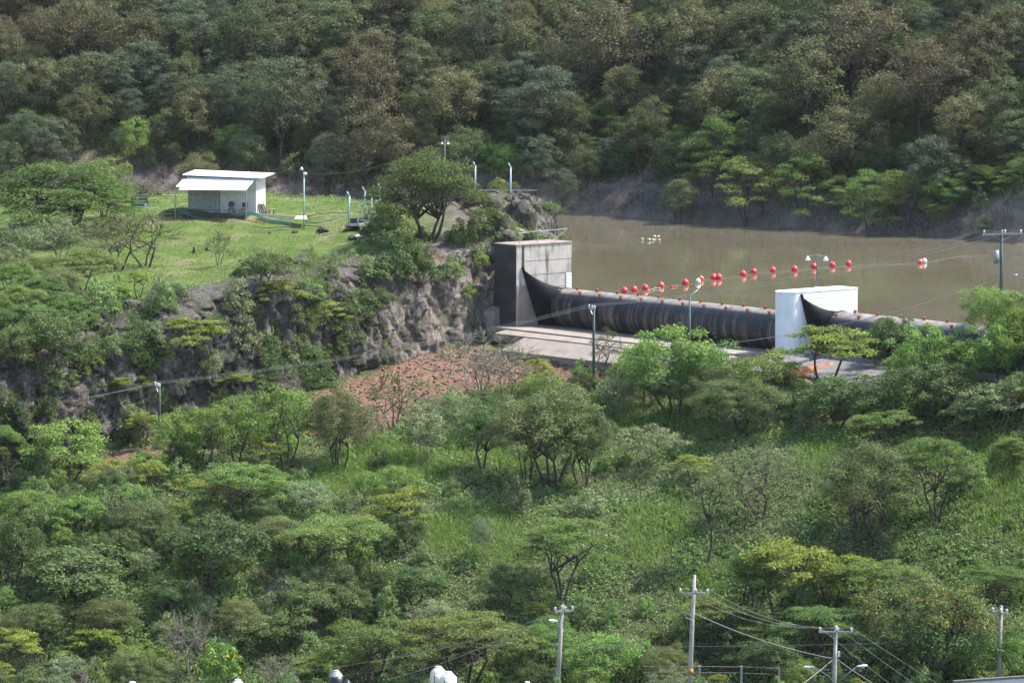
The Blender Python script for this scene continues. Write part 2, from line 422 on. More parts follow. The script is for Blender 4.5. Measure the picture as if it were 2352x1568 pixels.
# ------------------------------------------------------------------ cliff
def cliff_material():
    m, nt, N, L, b = mat_new('rock')
    n1 = noise(nt, 0.45, 8, 0.65); n2 = noise(nt, 2.0, 10, 0.78, stretch=(1, 1, 0.28)); n3 = noise(nt, 0.22, 4, 0.6, stretch=(1, 1, 0.5))
    base = ramp(nt, [(0.27, (0.030, 0.027, 0.026)), (0.46, (0.085, 0.077, 0.072)), (0.6, (0.16, 0.145, 0.137)), (0.78, (0.34, 0.31, 0.29))])
    L.new(n2.outputs[0], base.inputs[0])
    ochre = ramp(nt, [(0.3, (0.11, 0.055, 0.030)), (0.7, (0.28, 0.15, 0.075))]); L.new(n2.outputs[0], ochre.inputs[0])
    f = ramp(nt, [(0.62, (0, 0, 0)), (0.72, (0.7,) * 3)]); L.new(n3.outputs[0], f.inputs[0])
    at = N.new('ShaderNodeAttribute'); at.attribute_name = 'tan'
    tn = ramp(nt, [(0.27, (0.065, 0.055, 0.047)), (0.45, (0.18, 0.153, 0.132)), (0.6, (0.28, 0.24, 0.21)), (0.78, (0.40, 0.355, 0.31))]); L.new(n2.outputs[0], tn.inputs[0])
    c = mix(nt, at.outputs['Fac'], base.outputs[0], tn.outputs[0])
    c = mix(nt, f.outputs[0], c, ochre.outputs[0])
    vo = N.new('ShaderNodeTexVoronoi'); vo.feature = 'DISTANCE_TO_EDGE'; vo.inputs['Scale'].default_value = 1.1
    tc2 = N.new('ShaderNodeTexCoord'); mp = N.new('ShaderNodeMapping'); mp.inputs['Scale'].default_value = (1, 1, 0.38)
    nd = noise(nt, 1.2, 4); va = N.new('ShaderNodeVectorMath'); va.operation = 'ADD'; L.new(tc2.outputs['Object'], mp.inputs[0]); L.new(mp.outputs[0], va.inputs[0]); L.new(nd.outputs['Color'], va.inputs[1]); L.new(va.outputs[0], vo.inputs['Vector'])
    ck = ramp(nt, [(0.0, (0.75,) * 3), (0.09, (0, 0, 0))]); L.new(vo.outputs['Distance'], ck.inputs[0])
    c = mix(nt, ck.outputs[0], c, (0.022, 0.020, 0.019))
    moss = ramp(nt, [(0.46, (0, 0, 0)), (0.58, (0.65, 0.65, 0.65))]); L.new(n1.outputs[0], moss.inputs[0])
    c = mix(nt, moss.outputs[0], c, (0.055, 0.062, 0.030))
    L.new(c, b.inputs['Base Color']); b.inputs['Roughness'].default_value = 0.9; b.inputs['Specular IOR Level'].default_value = 0.2
    bump(nt, b, n2.outputs[0], 0.9, 0.25)
    return m
ROCK = cliff_material()
path = CB[:15]                                     # the part of the foot that can be seen
seg = [0]
for a, b2 in zip(path[:-1], path[1:]): seg.append(seg[-1] + (b2 - a).length)
ns = int(seg[-1] / 0.2); nh = 92
ss = np.linspace(0, seg[-1], ns)
bx = np.interp(ss, seg, [p.x for p in path]); by = np.interp(ss, seg, [p.y for p in path])
k = np.ones(19) / 19
def smooth1(a):
    p = np.pad(a, 9, mode='reflect', reflect_type='odd'); return np.convolve(p, k, 'valid')
bx, by = smooth1(bx), smooth1(by)
tx, ty = np.gradient(bx), np.gradient(by); tl = np.hypot(tx, ty); inx, iny = -ty / tl, tx / tl      # inward normal
hh = np.linspace(-0.08, 1.0, nh)
SSg, HHg = np.meshgrid(ss, hh)
Bx, By, Ix, Iy = (np.broadcast_to(a, SSg.shape) for a in (bx, by, inx, iny))
zb = zbase(bx - inx * 0.6, by - iny * 0.6)
zt = upf(np.clip(bx + inx * (CW + 0.2), -75, 20), by + iny * (CW + 0.2)) + 0.12
zt = np.maximum(zt, zb + 0.5)
hc = np.clip(HHg, 0, 1)
prof = CW * (0.20 * hc + 0.22 * hc ** 3 + 0.58 * np.where(hc > 0.82, (hc - 0.82) / 0.18, 0) ** 2.0)
ledge = 0.55 * vnoise(SSg * 0.12, HHg * 5, seed=3)
Zc = zb[None] + (zt - zb)[None] * HHg
X0 = Bx + Ix * prof; Y0 = By + Iy * prof
def facet(f, fz, seed, amp, tl):
    v_, e_, ax_, ay_, az_ = cell(X0 * f, Y0 * f, Zc * fz, seed=seed, tilt=1)
    t1, t2 = (v_ * 13.7) % 1 - 0.5, (v_ * 71.3) % 1 - 0.5
    return amp * (v_ - 0.5) + tl * (t1 * (ax_ - ay_) + t2 * az_) - 0.22 * amp * np.exp(-e_ * 12)
v1, e1 = cell(X0 * 0.8, Y0 * 0.8, Zc * 0.26, seed=9)
v2, e2 = cell(X0 * 1.7, Y0 * 1.7, Zc * 0.6, seed=19)
nb = fbm(X0 * 0.22, Y0 * 0.22, Zc * 0.3, o=4, seed=41)
fade = sstep(-0.05, 0.12, HHg) * (1 - 0.75 * sstep(0.88, 1.0, HHg))
v3, e3 = cell(X0 * 3.2, Y0 * 3.2, Zc * 1.4, seed=29)
disp = 0.15 + facet(0.42, 0.22, 9, 1.3, 1.1) + facet(1.0, 0.5, 19, 0.7, 0.9) + facet(2.2, 1.1, 29, 0.3, 0.5) + nb * 0.7 + 0.5 * ledge
amp = 1 - 0.45 * sstep(-17, -9, -np.hypot(X0 - O.x, Y0 - O.y))
disp = disp * fade * 0.85 * amp - 0.2
Xc = X0 - Ix * disp; Yc = Y0 - Iy * disp; Zc = Zc + fade * fbm(X0, Y0, Zc, o=2, seed=8) * 0.2
cv = np.stack([Xc.ravel(), Yc.ravel(), Zc.ravel()], 1)
ii = (np.arange(nh - 1)[:, None] * ns + np.arange(ns - 1)[None]).ravel()
cf = np.stack([ii, ii + 1, ii + ns + 1, ii + ns], 1)
me = npmesh('cliff', cv, cf, ROCK, False)
da_ = np.hypot(cv[:, 0] - O.x, cv[:, 1] - O.y); tanv = sstep(-15, -8, -da_ + fbm(cv[:, 0] * 0.3, cv[:, 2] * 0.3, o=2, seed=4) * 5)
me.attributes.new('tan', 'FLOAT', 'POINT').data.foreach_set('value', tanv.astype(np.float32))
cliff = link(bpy.data.objects.new('cliff', me))
tag(cliff, kind='structure')
# for placing things where a line of sight meets the ground or the cliff
bvh_c = BVHTree.FromPolygons([tuple(p) for p in cv.tolist()], cf.tolist())
def hit(u, v):
    g = ground_hit(u, v); d = Vector(ray(u, v)).normalized()
    r = bvh_c.ray_cast(Vector((0, 0, CAMZ)), d, 1000)
    if r[0] is not None and r[0].y < g.y + 1.5: return r[0]
    return g

# ------------------------------------------------------------------ water
def water_material():
    m, nt, N, L, b = mat_new('water')
    n = noise(nt, 0.05, 3)
    r = ramp(nt, [(0.3, (0.118, 0.106, 0.070)), (0.7, (0.138, 0.125, 0.084))]); L.new(n.outputs[0], r.inputs[0])
    L.new(r.outputs[0], b.inputs['Base Color']); b.inputs['Roughness'].default_value = 0.035
    b.inputs['IOR'].default_value = 1.33
    nr_ = noise(nt, 0.09, 4, 0.6, stretch=(0.5, 1.4, 1)); rr_ = ramp(nt, [(0.42, (0.03,) * 3), (0.62, (0.13,) * 3)]); L.new(nr_.outputs[0], rr_.inputs[0]); L.new(rr_.outputs[0], b.inputs['Roughness'])
    w = noise(nt, 1.6, 5, 0.6, stretch=(0.6, 1.6, 1)); w2 = noise(nt, 0.12, 2)
    bump(nt, b, math_n(nt, 'MULTIPLY', w.outputs[0], w2.outputs[0]), 0.07, 0.05)
    return m
wpoly = [D(-2.0, 6.2, 0), D(0.1, 6.2, 0), D(0.1, 3.75, 0), D(30.5, 3.75, 0), D(30.5, 6, 0), D(33.5, 6, 0), D(33.5, 5.3, 0), D(62, 5.3, 0), Vector((75, 420, 0)), Vector((140, 440, 0)), Vector((140, 560, 0)), Vector((-200, 580, 0)), Vector((-200, 484, 0)), Vector((-45, 479, 0)), Vector((-18, 472, 0)), D(-8, 9, 0)]
me = bpy.data.meshes.new('water'); me.from_pydata([tuple(p) for p in wpoly], [], [tuple(range(len(wpoly)))])
me.materials.append(water_material())
water = link(bpy.data.objects.new('water', me)); tag(water, kind='structure')


# ------------------------------------------------------------------ air: thin even haze
def haze():
    m = bpy.data.materials.new('haze'); m.use_nodes = True; nt = m.node_tree; nt.nodes.clear()
    out = nt.nodes.new('ShaderNodeOutputMaterial'); v = nt.nodes.new('ShaderNodeVolumePrincipled')
    v.inputs['Color'].default_value = (0.90, 0.94, 1.0, 1); v.inputs['Density'].default_value = 0.000024
    v.inputs['Anisotropy'].default_value = 0.2
    nt.links.new(v.outputs[0], out.inputs['Volume'])
    mb = MB(); mb.box((0, 1750, 22), (8010, 6510, 100)); o = mb.build('haze', m); tag(o, 'thin pale haze in the air over the valley', 'haze', kind='stuff')
haze()
# ------------------------------------------------------------------ materials of built things
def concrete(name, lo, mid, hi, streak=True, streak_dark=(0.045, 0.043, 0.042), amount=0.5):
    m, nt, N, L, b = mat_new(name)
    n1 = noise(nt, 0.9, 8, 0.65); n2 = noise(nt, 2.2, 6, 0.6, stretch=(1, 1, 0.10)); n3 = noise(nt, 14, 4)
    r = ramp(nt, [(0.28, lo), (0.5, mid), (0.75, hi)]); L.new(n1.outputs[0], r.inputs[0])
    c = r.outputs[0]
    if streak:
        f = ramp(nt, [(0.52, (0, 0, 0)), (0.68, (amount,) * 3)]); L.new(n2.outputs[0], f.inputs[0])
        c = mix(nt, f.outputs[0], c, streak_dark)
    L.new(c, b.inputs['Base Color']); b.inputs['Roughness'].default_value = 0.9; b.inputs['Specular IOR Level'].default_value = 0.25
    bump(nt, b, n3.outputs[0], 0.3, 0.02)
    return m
CONC = concrete('stained concrete', (0.33, 0.305, 0.27), (0.45, 0.42, 0.375), (0.53, 0.50, 0.45), amount=0.78)
CONC_DARK = concrete('dark and shaded concrete', (0.032, 0.030, 0.030), (0.058, 0.055, 0.053), (0.095, 0.09, 0.086), amount=0.6)  # dark concrete; its tone also carries the shade of the abutment's downstream face
CONC_PALE = concrete('pale concrete', (0.185, 0.158, 0.135), (0.25, 0.215, 0.187), (0.31, 0.272, 0.238), amount=0.4, streak_dark=(0.20, 0.17, 0.14))
CONC_GREY = concrete('grey slab', (0.11, 0.108, 0.106), (0.155, 0.15, 0.147), (0.20, 0.195, 0.19), amount=0.3)
CONC_POLE = concrete('pole concrete', (0.26, 0.245, 0.225), (0.34, 0.32, 0.295), (0.42, 0.40, 0.37), amount=0.3)
WHITE = concrete('white painted concrete', (0.70, 0.71, 0.73), (0.80, 0.81, 0.83), (0.84, 0.85, 0.86), amount=0.22, streak_dark=(0.45, 0.44, 0.42))
WHITE_METAL = simple('white sheet', (0.80, 0.81, 0.82), 0.4, var=0.04)
WALL_WHITE = simple('white wall', (0.64, 0.635, 0.64), 0.8, var=0.14)
WALL_GREEN = simple('grey green sheet', (0.36, 0.39, 0.355), 0.5, var=0.3, scale=5)
MINT = simple('mint paint', (0.34, 0.47, 0.47), 0.5, var=0.18, scale=5)
STEEL = simple('grey steel', (0.30, 0.32, 0.33), 0.45, 0.3)
DARK_STEEL = simple('dark steel', (0.05, 0.045, 0.045), 0.6)
POLE_GREEN = simple('green pole', (0.055, 0.085, 0.070), 0.6, var=0.3)
LAMP_WHITE = simple('lamp head', (0.75, 0.78, 0.80), 0.3, var=0.05)
WIRE = simple('wire', (0.24, 0.24, 0.235), 0.6)
WIRE_DARK = simple('dark wire', (0.07, 0.07, 0.07), 0.6)
INSUL = simple('insulator', (0.62, 0.64, 0.66), 0.3)
WOOD = simple('weathered wood', (0.20, 0.165, 0.14), 0.85, var=0.4, scale=6)
WOOD_DARK = simple('dark wood', (0.060, 0.045, 0.038), 0.85, var=0.4, scale=6)
BROWN_SEAT = simple('brown seat', (0.085, 0.032, 0.024), 0.5)
HOSE = simple('green hose', (0.045, 0.17, 0.125), 0.5, var=0.25)
BLACK_PIPE = simple('black pipe', (0.035, 0.035, 0.038), 0.5)
RUST = simple('rust', (0.30, 0.105, 0.030), 0.9, var=0.45, scale=9)
RED = simple('red buoy', (0.72, 0.030, 0.055), 0.32, var=0.12)
ORANGE = simple('orange buoy', (0.72, 0.11, 0.045), 0.35, var=0.12)
BUOY_WHITE = simple('white buoy', (0.66, 0.65, 0.62), 0.4, var=0.1)
DEBRIS = simple('pale debris', (0.50, 0.40, 0.31), 0.6, var=0.25, scale=8)
SIGN_GREEN = simple('sign green', (0.012, 0.115, 0.070), 0.5, var=0.1)
SIGN_GREY = simple('sign grey', (0.30, 0.255, 0.235), 0.5, var=0.1)
SIGN_TEXT = simple('sign lettering', (0.62, 0.64, 0.20), 0.6, var=0.05)
TANK_CREAM = simple('cream plastic', (0.68, 0.64, 0.52), 0.4, var=0.06)
TANK_BLACK = simple('black plastic', (0.022, 0.025, 0.032), 0.35)
TANK_GREY = simple('grey plastic', (0.36, 0.37, 0.39), 0.45)

def rubber():
    m, nt, N, L, b = mat_new('rubber')
    tc = N.new('ShaderNodeTexCoord')
    n1 = noise(nt, 1.1, 10, 0.72, 'UV', stretch=(1.7, 0.14, 1), dist=0.4); n2 = noise(nt, 0.9, 5, 0.6, 'UV', stretch=(1, 0.6, 1))
    base = ramp(nt, [(0.3, (0.010, 0.011, 0.015)), (0.7, (0.022, 0.023, 0.029))]); L.new(n2.outputs[0], base.inputs[0])
    f = ramp(nt, [(0.47, (0, 0, 0)), (0.56, (0.45,) * 3), (0.66, (0.9,) * 3)]); L.new(n1.outputs[0], f.inputs[0])
    # silt lies where the water runs down: on the downstream face below the shoulder
    sep = N.new('ShaderNodeSeparateXYZ'); L.new(tc.outputs['UV'], sep.inputs[0])
    w = ramp(nt, [(0.02, (0.9,) * 3), (0.20, (1,) * 3), (0.30, (0.85,) * 3), (0.33, (0.35,) * 3), (0.38, (0.12,) * 3), (0.42, (0.5,) * 3), (0.55, (1,) * 3)])
    L.new(math_n(nt, 'DIVIDE', sep.outputs[1], 10.24), w.inputs[0])
    c = mix(nt, math_n(nt, 'MULTIPLY', f.outputs[0], w.outputs[0]), base.outputs[0], (0.20, 0.165, 0.125))
    top = ramp(nt, [(0.385, (0, 0, 0)), (0.42, (0.7,) * 3), (0.56, (0.9,) * 3)]); L.new(math_n(nt, 'DIVIDE', sep.outputs[1], 10.24), top.inputs[0])
    n5 = noise(nt, 1.1, 5, 0.6, 'UV', stretch=(1, 1, 1)); tf = ramp(nt, [(0.35, (0.35,) * 3), (0.65, (1,) * 3)]); L.new(n5.outputs[0], tf.inputs[0])
    c = mix(nt, math_n(nt, 'MULTIPLY', top.outputs[0], tf.outputs[0]), c, (0.36, 0.325, 0.285))
    L.new(c, b.inputs['Base Color']); b.inputs['Roughness'].default_value = 0.5; b.inputs['Specular IOR Level'].default_value = 0.35
    n4 = noise(nt, 3.0, 4, 0.6, 'UV', stretch=(2, 0.15, 1)); bump(nt, b, n4.outputs[0], 0.4, 0.08)
    return m
RUBBER = rubber()
RUBBER_BLACK = simple('clean black rubber', (0.007, 0.008, 0.011), 0.65, var=0.2, scale=1.5, spec=0.12)

# ------------------------------------------------------------------ the dam
CREST = 0.62; RT = (CREST - FLOOR) / 2; ZC_ = (CREST + FLOOR) / 2
def make_bladder(s0, s1, tc, clamp_lo, clamp_hi, z_hi, label, crest_up=0.0, sagend=0.0):
    rt = RT + crest_up / 2; zc = ZC_ + crest_up / 2
    root = empty('rubber_dam', D(s0, tc, FLOOR), 0, label, 'rubber dam', 'inflated rubber dams of the weir')
    ns_ = int((s1 - s0) / 0.11); na = 56
    S_ = np.linspace(s0, s1, ns_ + 1); A_ = np.linspace(0, 2 * math.pi, na + 1)      # angle 0 at the bottom, rising on the downstream side
    SG, AG = np.meshgrid(S_, A_)
    rad = rt * (1 + 0.006 * vnoise(SG * 1.3, AG * 1.2, seed=2) + 0.005 * vnoise(SG * 3.2, AG * 0.35, seed=3) + 0.006 * vnoise(SG * 0.7, AG * 0.8, seed=5))
    seamk = np.abs(((SG - s0) / 1.33) % 1.0 - 0.5); rad = rad - 0.018 * np.exp(-((0.5 - seamk) * 1.33 / 0.05) ** 2)
    tt = tc - rad * np.sin(AG) * 1.02; zz = zc - rad * np.cos(AG); zz = np.maximum(zz, FLOOR + 0.01)
    X_ = O.x + ES.x * SG + ET.x * tt; Y_ = O.y + ES.y * SG + ET.y * tt
    vv = np.stack([X_.ravel(), Y_.ravel(), zz.ravel()], 1); n = ns_ + 1
    ii = (np.arange(na)[:, None] * n + np.arange(ns_)[None]).ravel()
    me = npmesh('tube', vv, np.stack([ii, ii + n, ii + n + 1, ii + 1], 1), RUBBER, True)
    uv = me.uv_layers.new(name='UVMap'); li = np.empty(len(me.loops), np.int32); me.loops.foreach_get('vertex_index', li)
    uu = np.stack([SG.ravel()[li], (AG.ravel() * rt)[li]], 1).astype(np.float32); uv.data.foreach_set('uv', uu.ravel())
    o = link(bpy.data.objects.new('tube', me), root); o.matrix_parent_inverse = Matrix.Translation(root.location).inverted()
    # gathered end: lofted from the ring to the line clamped up the side wall
    sw = s0 - 2.0; nl = 22; vs2 = []; fs2 = []
    hi = D(sw + 0.04, clamp_hi, z_hi); lo = D(sw + 0.04, clamp_lo, FLOOR + 0.05)
    for j in range(nl + 1):
        k_ = j / nl
        for i in range(na + 1):
            a = A_[i]; up = (1 - math.cos(a)) / 2; sgn = -math.sin(a)
            ring = D(s0, tc - rt * math.sin(a) * 1.02, max(zc - rt * math.cos(a), FLOOR + 0.01))
            ln = lo.lerp(hi, up) + ET * sgn * 0.10
            e = k_ ** 1.0; p = ring.lerp(ln, e)
            sag = math.sin(math.pi * e); up2 = up ** 1.5
            p = p - Vector((0, 0, 1)) * sag * up2 * 0.36 + ET * sag * 0.12 * sgn
            p.z = max(p.z, FLOOR + 0.012); vs2.append(p)
    w = na + 1
    for j in range(nl):
        for i in range(na): fs2.append((j * w + i, j * w + i + 1, (j + 1) * w + i + 1, (j + 1) * w + i))
    mb = MB(); mb.add(vs2, fs2); e_ = mb.build('gathered_end', RUBBER_BLACK, root, True)
    mb = MB(); mb.bar(lo + ES * 0.05, hi + ES * 0.05 + Vector((0, 0, 0.15)), 0.22, 0.12); mb.build('clamp_bar', RUBBER_BLACK, root)
    mb = MB(); mb.tube([D(s0 + 0.02, tc - rt * 1.025 * math.sin(a), max(zc - rt * 1.012 * math.cos(a), FLOOR + 0.02)) for a in A_], 0.06, 6, False); mb.build('seam_band', RUBBER_BLACK, root)
    # rusty blocks along the crest in two staggered rows
    k0 = 0; s_ = s0 + 0.45
    while s_ < s1 - 0.3:
        for row, (ang, ds) in enumerate(((math.pi - 0.56, 0.0), (math.pi - 0.06, 1.33))):
            sq = s_ + ds + random.uniform(-0.04, 0.04)
            if sq > s1 - 0.3: continue
            p = D(sq, tc - rt * math.sin(ang) * 1.02, zc - rt * math.cos(ang)); nrm = (ET * -math.sin(ang) + Vector((0, 0, -math.cos(ang)))).normalized()
            zax = nrm; xax = ES; yax = zax.cross(xax)
            M = Matrix.Translation(p + nrm * 0.10) @ Matrix((xax, yax, zax)).transposed().to_4x4()
            mb = MB(); mb.box(None, (0.20, 0.19, 0.22), m=M); mb.box(None, (0.25, 0.24, 0.05), m=M @ Matrix.Translation((0, 0, 0.12)) @ Matrix.Rotation(random.uniform(-0.2, 0.2), 4, 'Z'))
            mb.build('rusty_block', RUST, root, bevel=0.02)
        s_ += 2.66
    return root
make_bladder(2.0, 30.6, 3.75, 2.5, 0.62, 2.34, 'long black inflated rubber dam tube between concrete abutment and white pier')
make_bladder(34.9, 58.0, 5.35, 4.3, 2.75, 2.05, 'second black rubber dam tube running from the white pier behind the trees', 0.18)

# abutment
root = empty('abutment', D(-1.4, 3, FLOOR), 0, 'tall stained grey concrete abutment at the foot of the rocky cliff', 'abutment')
ab_top = 4.43
def stprism(mb, pts, z0, z1):
    q = [D(s, t, 0) for s, t in pts]; mb.prism([(p.x, p.y) for p in q], z0, z1)
mb = MB(); stprism(mb, [(-2.9, 0), (0, 0), (0, 6.2), (-2.9, 6.2)], FLOOR - 1.2, ab_top - 0.12); mb.build('wall', CONC, root, bevel=0.03)
mb = MB(); stprism(mb, [(-3.0, -0.06), (0.06, -0.06), (0.06, 6.26), (-3.0, 6.26)], ab_top - 0.12, ab_top); mb.build('top_slab', CONC_PALE, root, bevel=0.02)
mb = MB(); stprism(mb, [(-2.95, -0.03), (-0.02, -0.03), (-0.02, 0.0), (-2.95, 0.0)], FLOOR, ab_top - 0.14); mb.build('downstream_face_shade', CONC_DARK, root)  # thin panel that puts the shade of the sunless face into its colour
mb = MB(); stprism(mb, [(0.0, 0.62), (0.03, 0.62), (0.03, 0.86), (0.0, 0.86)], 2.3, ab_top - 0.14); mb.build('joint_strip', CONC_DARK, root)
mb = MB(); stprism(mb, [(0.0, 0.05), (0.025, 0.05), (0.025, 2.45), (0.0, 0.62)], FLOOR, 0.9); mb.build('washed_panel', CONC_PALE, root)
for zz in (0.6, 1.75, 2.95):
    mb = MB(); stprism(mb, [(0.0, 1.0), (0.012, 1.0), (0.012, 6.18), (0.0, 6.18)], zz, zz + 0.025); mb.build('board_line', CONC_DARK, root)
mb = MB(); stprism(mb, [(0.0, 5.55), (0.04, 5.55), (0.04, 6.12), (0.0, 6.12)], CREST - 0.2, 1.75); gb = mb.build('gauge_board', WHITE_METAL, root)
for k in range(6):
    mb = MB(); stprism(mb, [(0.04, 5.6), (0.048, 5.6), (0.048, 5.82 + 0.12 * (k % 2)), (0.04, 5.82 + 0.12 * (k % 2))], 0.62 + k * 0.18, 0.65 + k * 0.18); mb.build('gauge_mark', DARK_STEEL, gb)
root = empty('handrail', D(-0.4, 3, ab_top), 0, 'thin leaning grey handrail on top of the concrete abutment', 'railing')
for t in (0.6, 2.6, 4.6):
    mb = MB(); mb.tube([D(-0.3, t, ab_top), D(-0.35, t, ab_top + 1.05)], 0.022, 6); mb.build('post', STEEL, root)
mb = MB(); mb.tube([D(-0.3, 0.5, ab_top + 0.95), D(-0.35, 2.6, ab_top + 1.02), D(-0.35, 4.6, ab_top + 1.05), D(-0.4, 6.1, ab_top + 1.1)], 0.022, 6); mb.build('rail', STEEL, root)
mb = MB(); mb.tube([D(-0.35, 5.9, ab_top + 1.02), D(-0.35, 4.65, ab_top + 0.3)], 0.018, 6); mb.build('brace', STEEL, root)
# curved wing wall at the cliff foot
root = empty('wing_wall', D(-4, -1, FLOOR), 0, 'low buff concrete wing wall curving along the cliff beside the abutment', 'wall')
mb = MB(); pts = [(-2.2, -0.7, 1.3), (-3.0, -1.5, 1.1), (-4.2, -2.5, 0.85), (-5.6, -3.4, 0.55), (-7.4, -4.2, -0.9)]
for (a, b2) in zip(pts[:-1], pts[1:]):
    q = [D(a[0], a[1], 0), D(b2[0], b2[1], 0), D(b2[0] - 0.1, b2[1] + 1.6, 0), D(a[0] - 0.1, a[1] + 1.6, 0)]
    z0 = FLOOR - 1.6
    vs_ = [(p.x, p.y, z0) for p in q] + [(q[0].x, q[0].y, FLOOR + a[2]), (q[1].x, q[1].y, FLOOR + b2[2]), (q[2].x, q[2].y, FLOOR + b2[2] + 0.5), (q[3].x, q[3].y, FLOOR + a[2] + 0.5)]
    mb.add(vs_, [(3, 2, 1, 0), (4, 5, 6, 7), (0, 1, 5, 4), (1, 2, 6, 5), (2, 3, 7, 6), (3, 0, 4, 7)])
mb.build('wall', CONC_PALE, root)

# white pier
pn = D(31.8, 2.47, FLOOR)
root = empty('pier', pn, 0, 'white painted concrete pier with rounded nose between the two rubber dams', 'pier')
def pier_outline(r, L, s0=31.8, t0=2.47, back=0.0):
    out = []
    for i in range(17):
        a = math.pi * i / 16; out.append((s0 - r * math.cos(a), t0 - r * math.sin(a)))
    out += [(s0 + r, t0 + L + back), (s0 - r, t0 + L + back)]
    return out
ptop = 2.42
mb = MB(); stprism(mb, pier_outline(1.1, 6.6), FLOOR - 1.0, ptop - 0.10); mb.build('body', WHITE, root, bevel=0.03)
mb = MB(); stprism(mb, pier_outline(1.13, 6.6, back=0.03), ptop - 0.10, ptop); mb.build('top_slab', WHITE, root, bevel=0.02)
mb = MB(); stprism(mb, pier_outline(1.32, 6.0), FLOOR - 0.9, FLOOR + 0.14); mb.build('foot', WHITE, root, bevel=0.03)
for k in range(1, 9):
    mb = MB(); stprism(mb, [(32.9, 2.7), (32.912, 2.7), (32.912, 9.0), (32.9, 9.0)], FLOOR + 0.55 * k, FLOOR + 0.55 * k + 0.02); mb.build('board_line', WALL_WHITE, root)
# lamp on the pier
pb = Vector(D(31.75, 5.55, ptop))
def lamp_double(base, h, label, spread=0.75, pm=None, r=0.05):
    root = empty('lamp_post', base, 0, label, 'lamp post', 'lamps of the dam')
    mb = MB(); mb.tube([base, base + Vector((0, 0, h))], [r, r * 0.75], 8); mb.build('pole', pm or POLE_GREEN, root, True)
    mb = MB(); mb.tube([base + Vector((-spread, 0.2, h - 0.25)), base + Vector((0, 0, h - 0.1)), base + Vector((spread, -0.2, h - 0.25))], 0.03, 6); mb.build('cross_arm', STEEL, root)
    for sg in (-1, 1):
        c = base + Vector((sg * spread, -sg * 0.2, h - 0.42)); mb = MB()
        hs_ = 0.55 if spread < 0.5 else 1.0; mb.lathe(c, [(r_ * hs_, z_ * hs_ + 0.1 * (1 - hs_)) for r_, z_ in ((0.06, 0.2), (0.10, 0.14), (0.22, -0.06), (0.24, -0.12), (0.12, -0.16))], 12); mb.build('lamp_head', LAMP_WHITE, root, True)
    mb = MB(); mb.box(base + Vector((0.0, 0, 0.08)), (0.3, 0.3, 0.16)); mb.build('base_block', WHITE, root)
    return root
hp = proj(pb)
lamp_double(pb, (hp[1] - 582) / ppm(pb.y), 'green post with two white floodlights on top of the white pier', 0.72)

# concrete floor downstream of the rubber dam
root = empty('dam_floor', D(15, -2, FLOOR), 0, 'pale stepped concrete apron below the long rubber dam', 'concrete apron')
mb = MB(); stprism(mb, [(-2.0, -1.6), (30.4, -1.6), (30.4, 6.5), (0.03, 6.5), (0.03, -0.04), (-2.0, -0.04)], FLOOR - 1.3, FLOOR - 0.004); mb.build('sill_slab', CONC_PALE, root, bevel=0.02)
def slope_slab(mb, s0, s1, t0, t1, z0, z1, th=0.6):
    q = [D(s0, t0, z0), D(s1, t0, z0), D(s1, t1, z1), D(s0, t1, z1)]
    mb.add(q + [p - Vector((0, 0, th)) for p in q], [(0, 1, 2, 3), (7, 6, 5, 4), (0, 4, 5, 1), (1, 5, 6, 2), (2, 6, 7, 3), (3, 7, 4, 0)])
for i in range(6):
    a = 0.6 + i * 4.97; mb = MB(); slope_slab(mb, a, a + 4.94, -1.62, -2.9, FLOOR - 0.12, FLOOR - 0.34); mb.build('step_panel', CONC_PALE, root)
    a2 = a + (4.0 if i == 0 else 0)
    mb = MB(); slope_slab(mb, a2, a + 4.94, -2.92, -5.4, FLOOR - 0.42, FLOOR - 1.35); mb.build('apron_panel', CONC_PALE if i < 4 else CONC_GREY, root)
root = empty('lower_slab', D(36, -2, FLOOR), 0, 'dark grey concrete slab in front of the white pier', 'concrete apron')
mb = MB(); stprism(mb, [(30.43, 3.0), (60, 3.0), (60, 6.9), (30.43, 6.9)], FLOOR - 1.3, FLOOR - 0.004); mb.build('sill_slab', CONC_PALE, root)
for i in range(3):
    a = 30.43 + i * 5.5; mb = MB(); slope_slab(mb, a, a + 5.46, 3.0 if i else 1.0, -3.6, FLOOR - 0.05, FLOOR - 0.85, 0.8); mb.build('slab_panel', CONC_GREY, root)

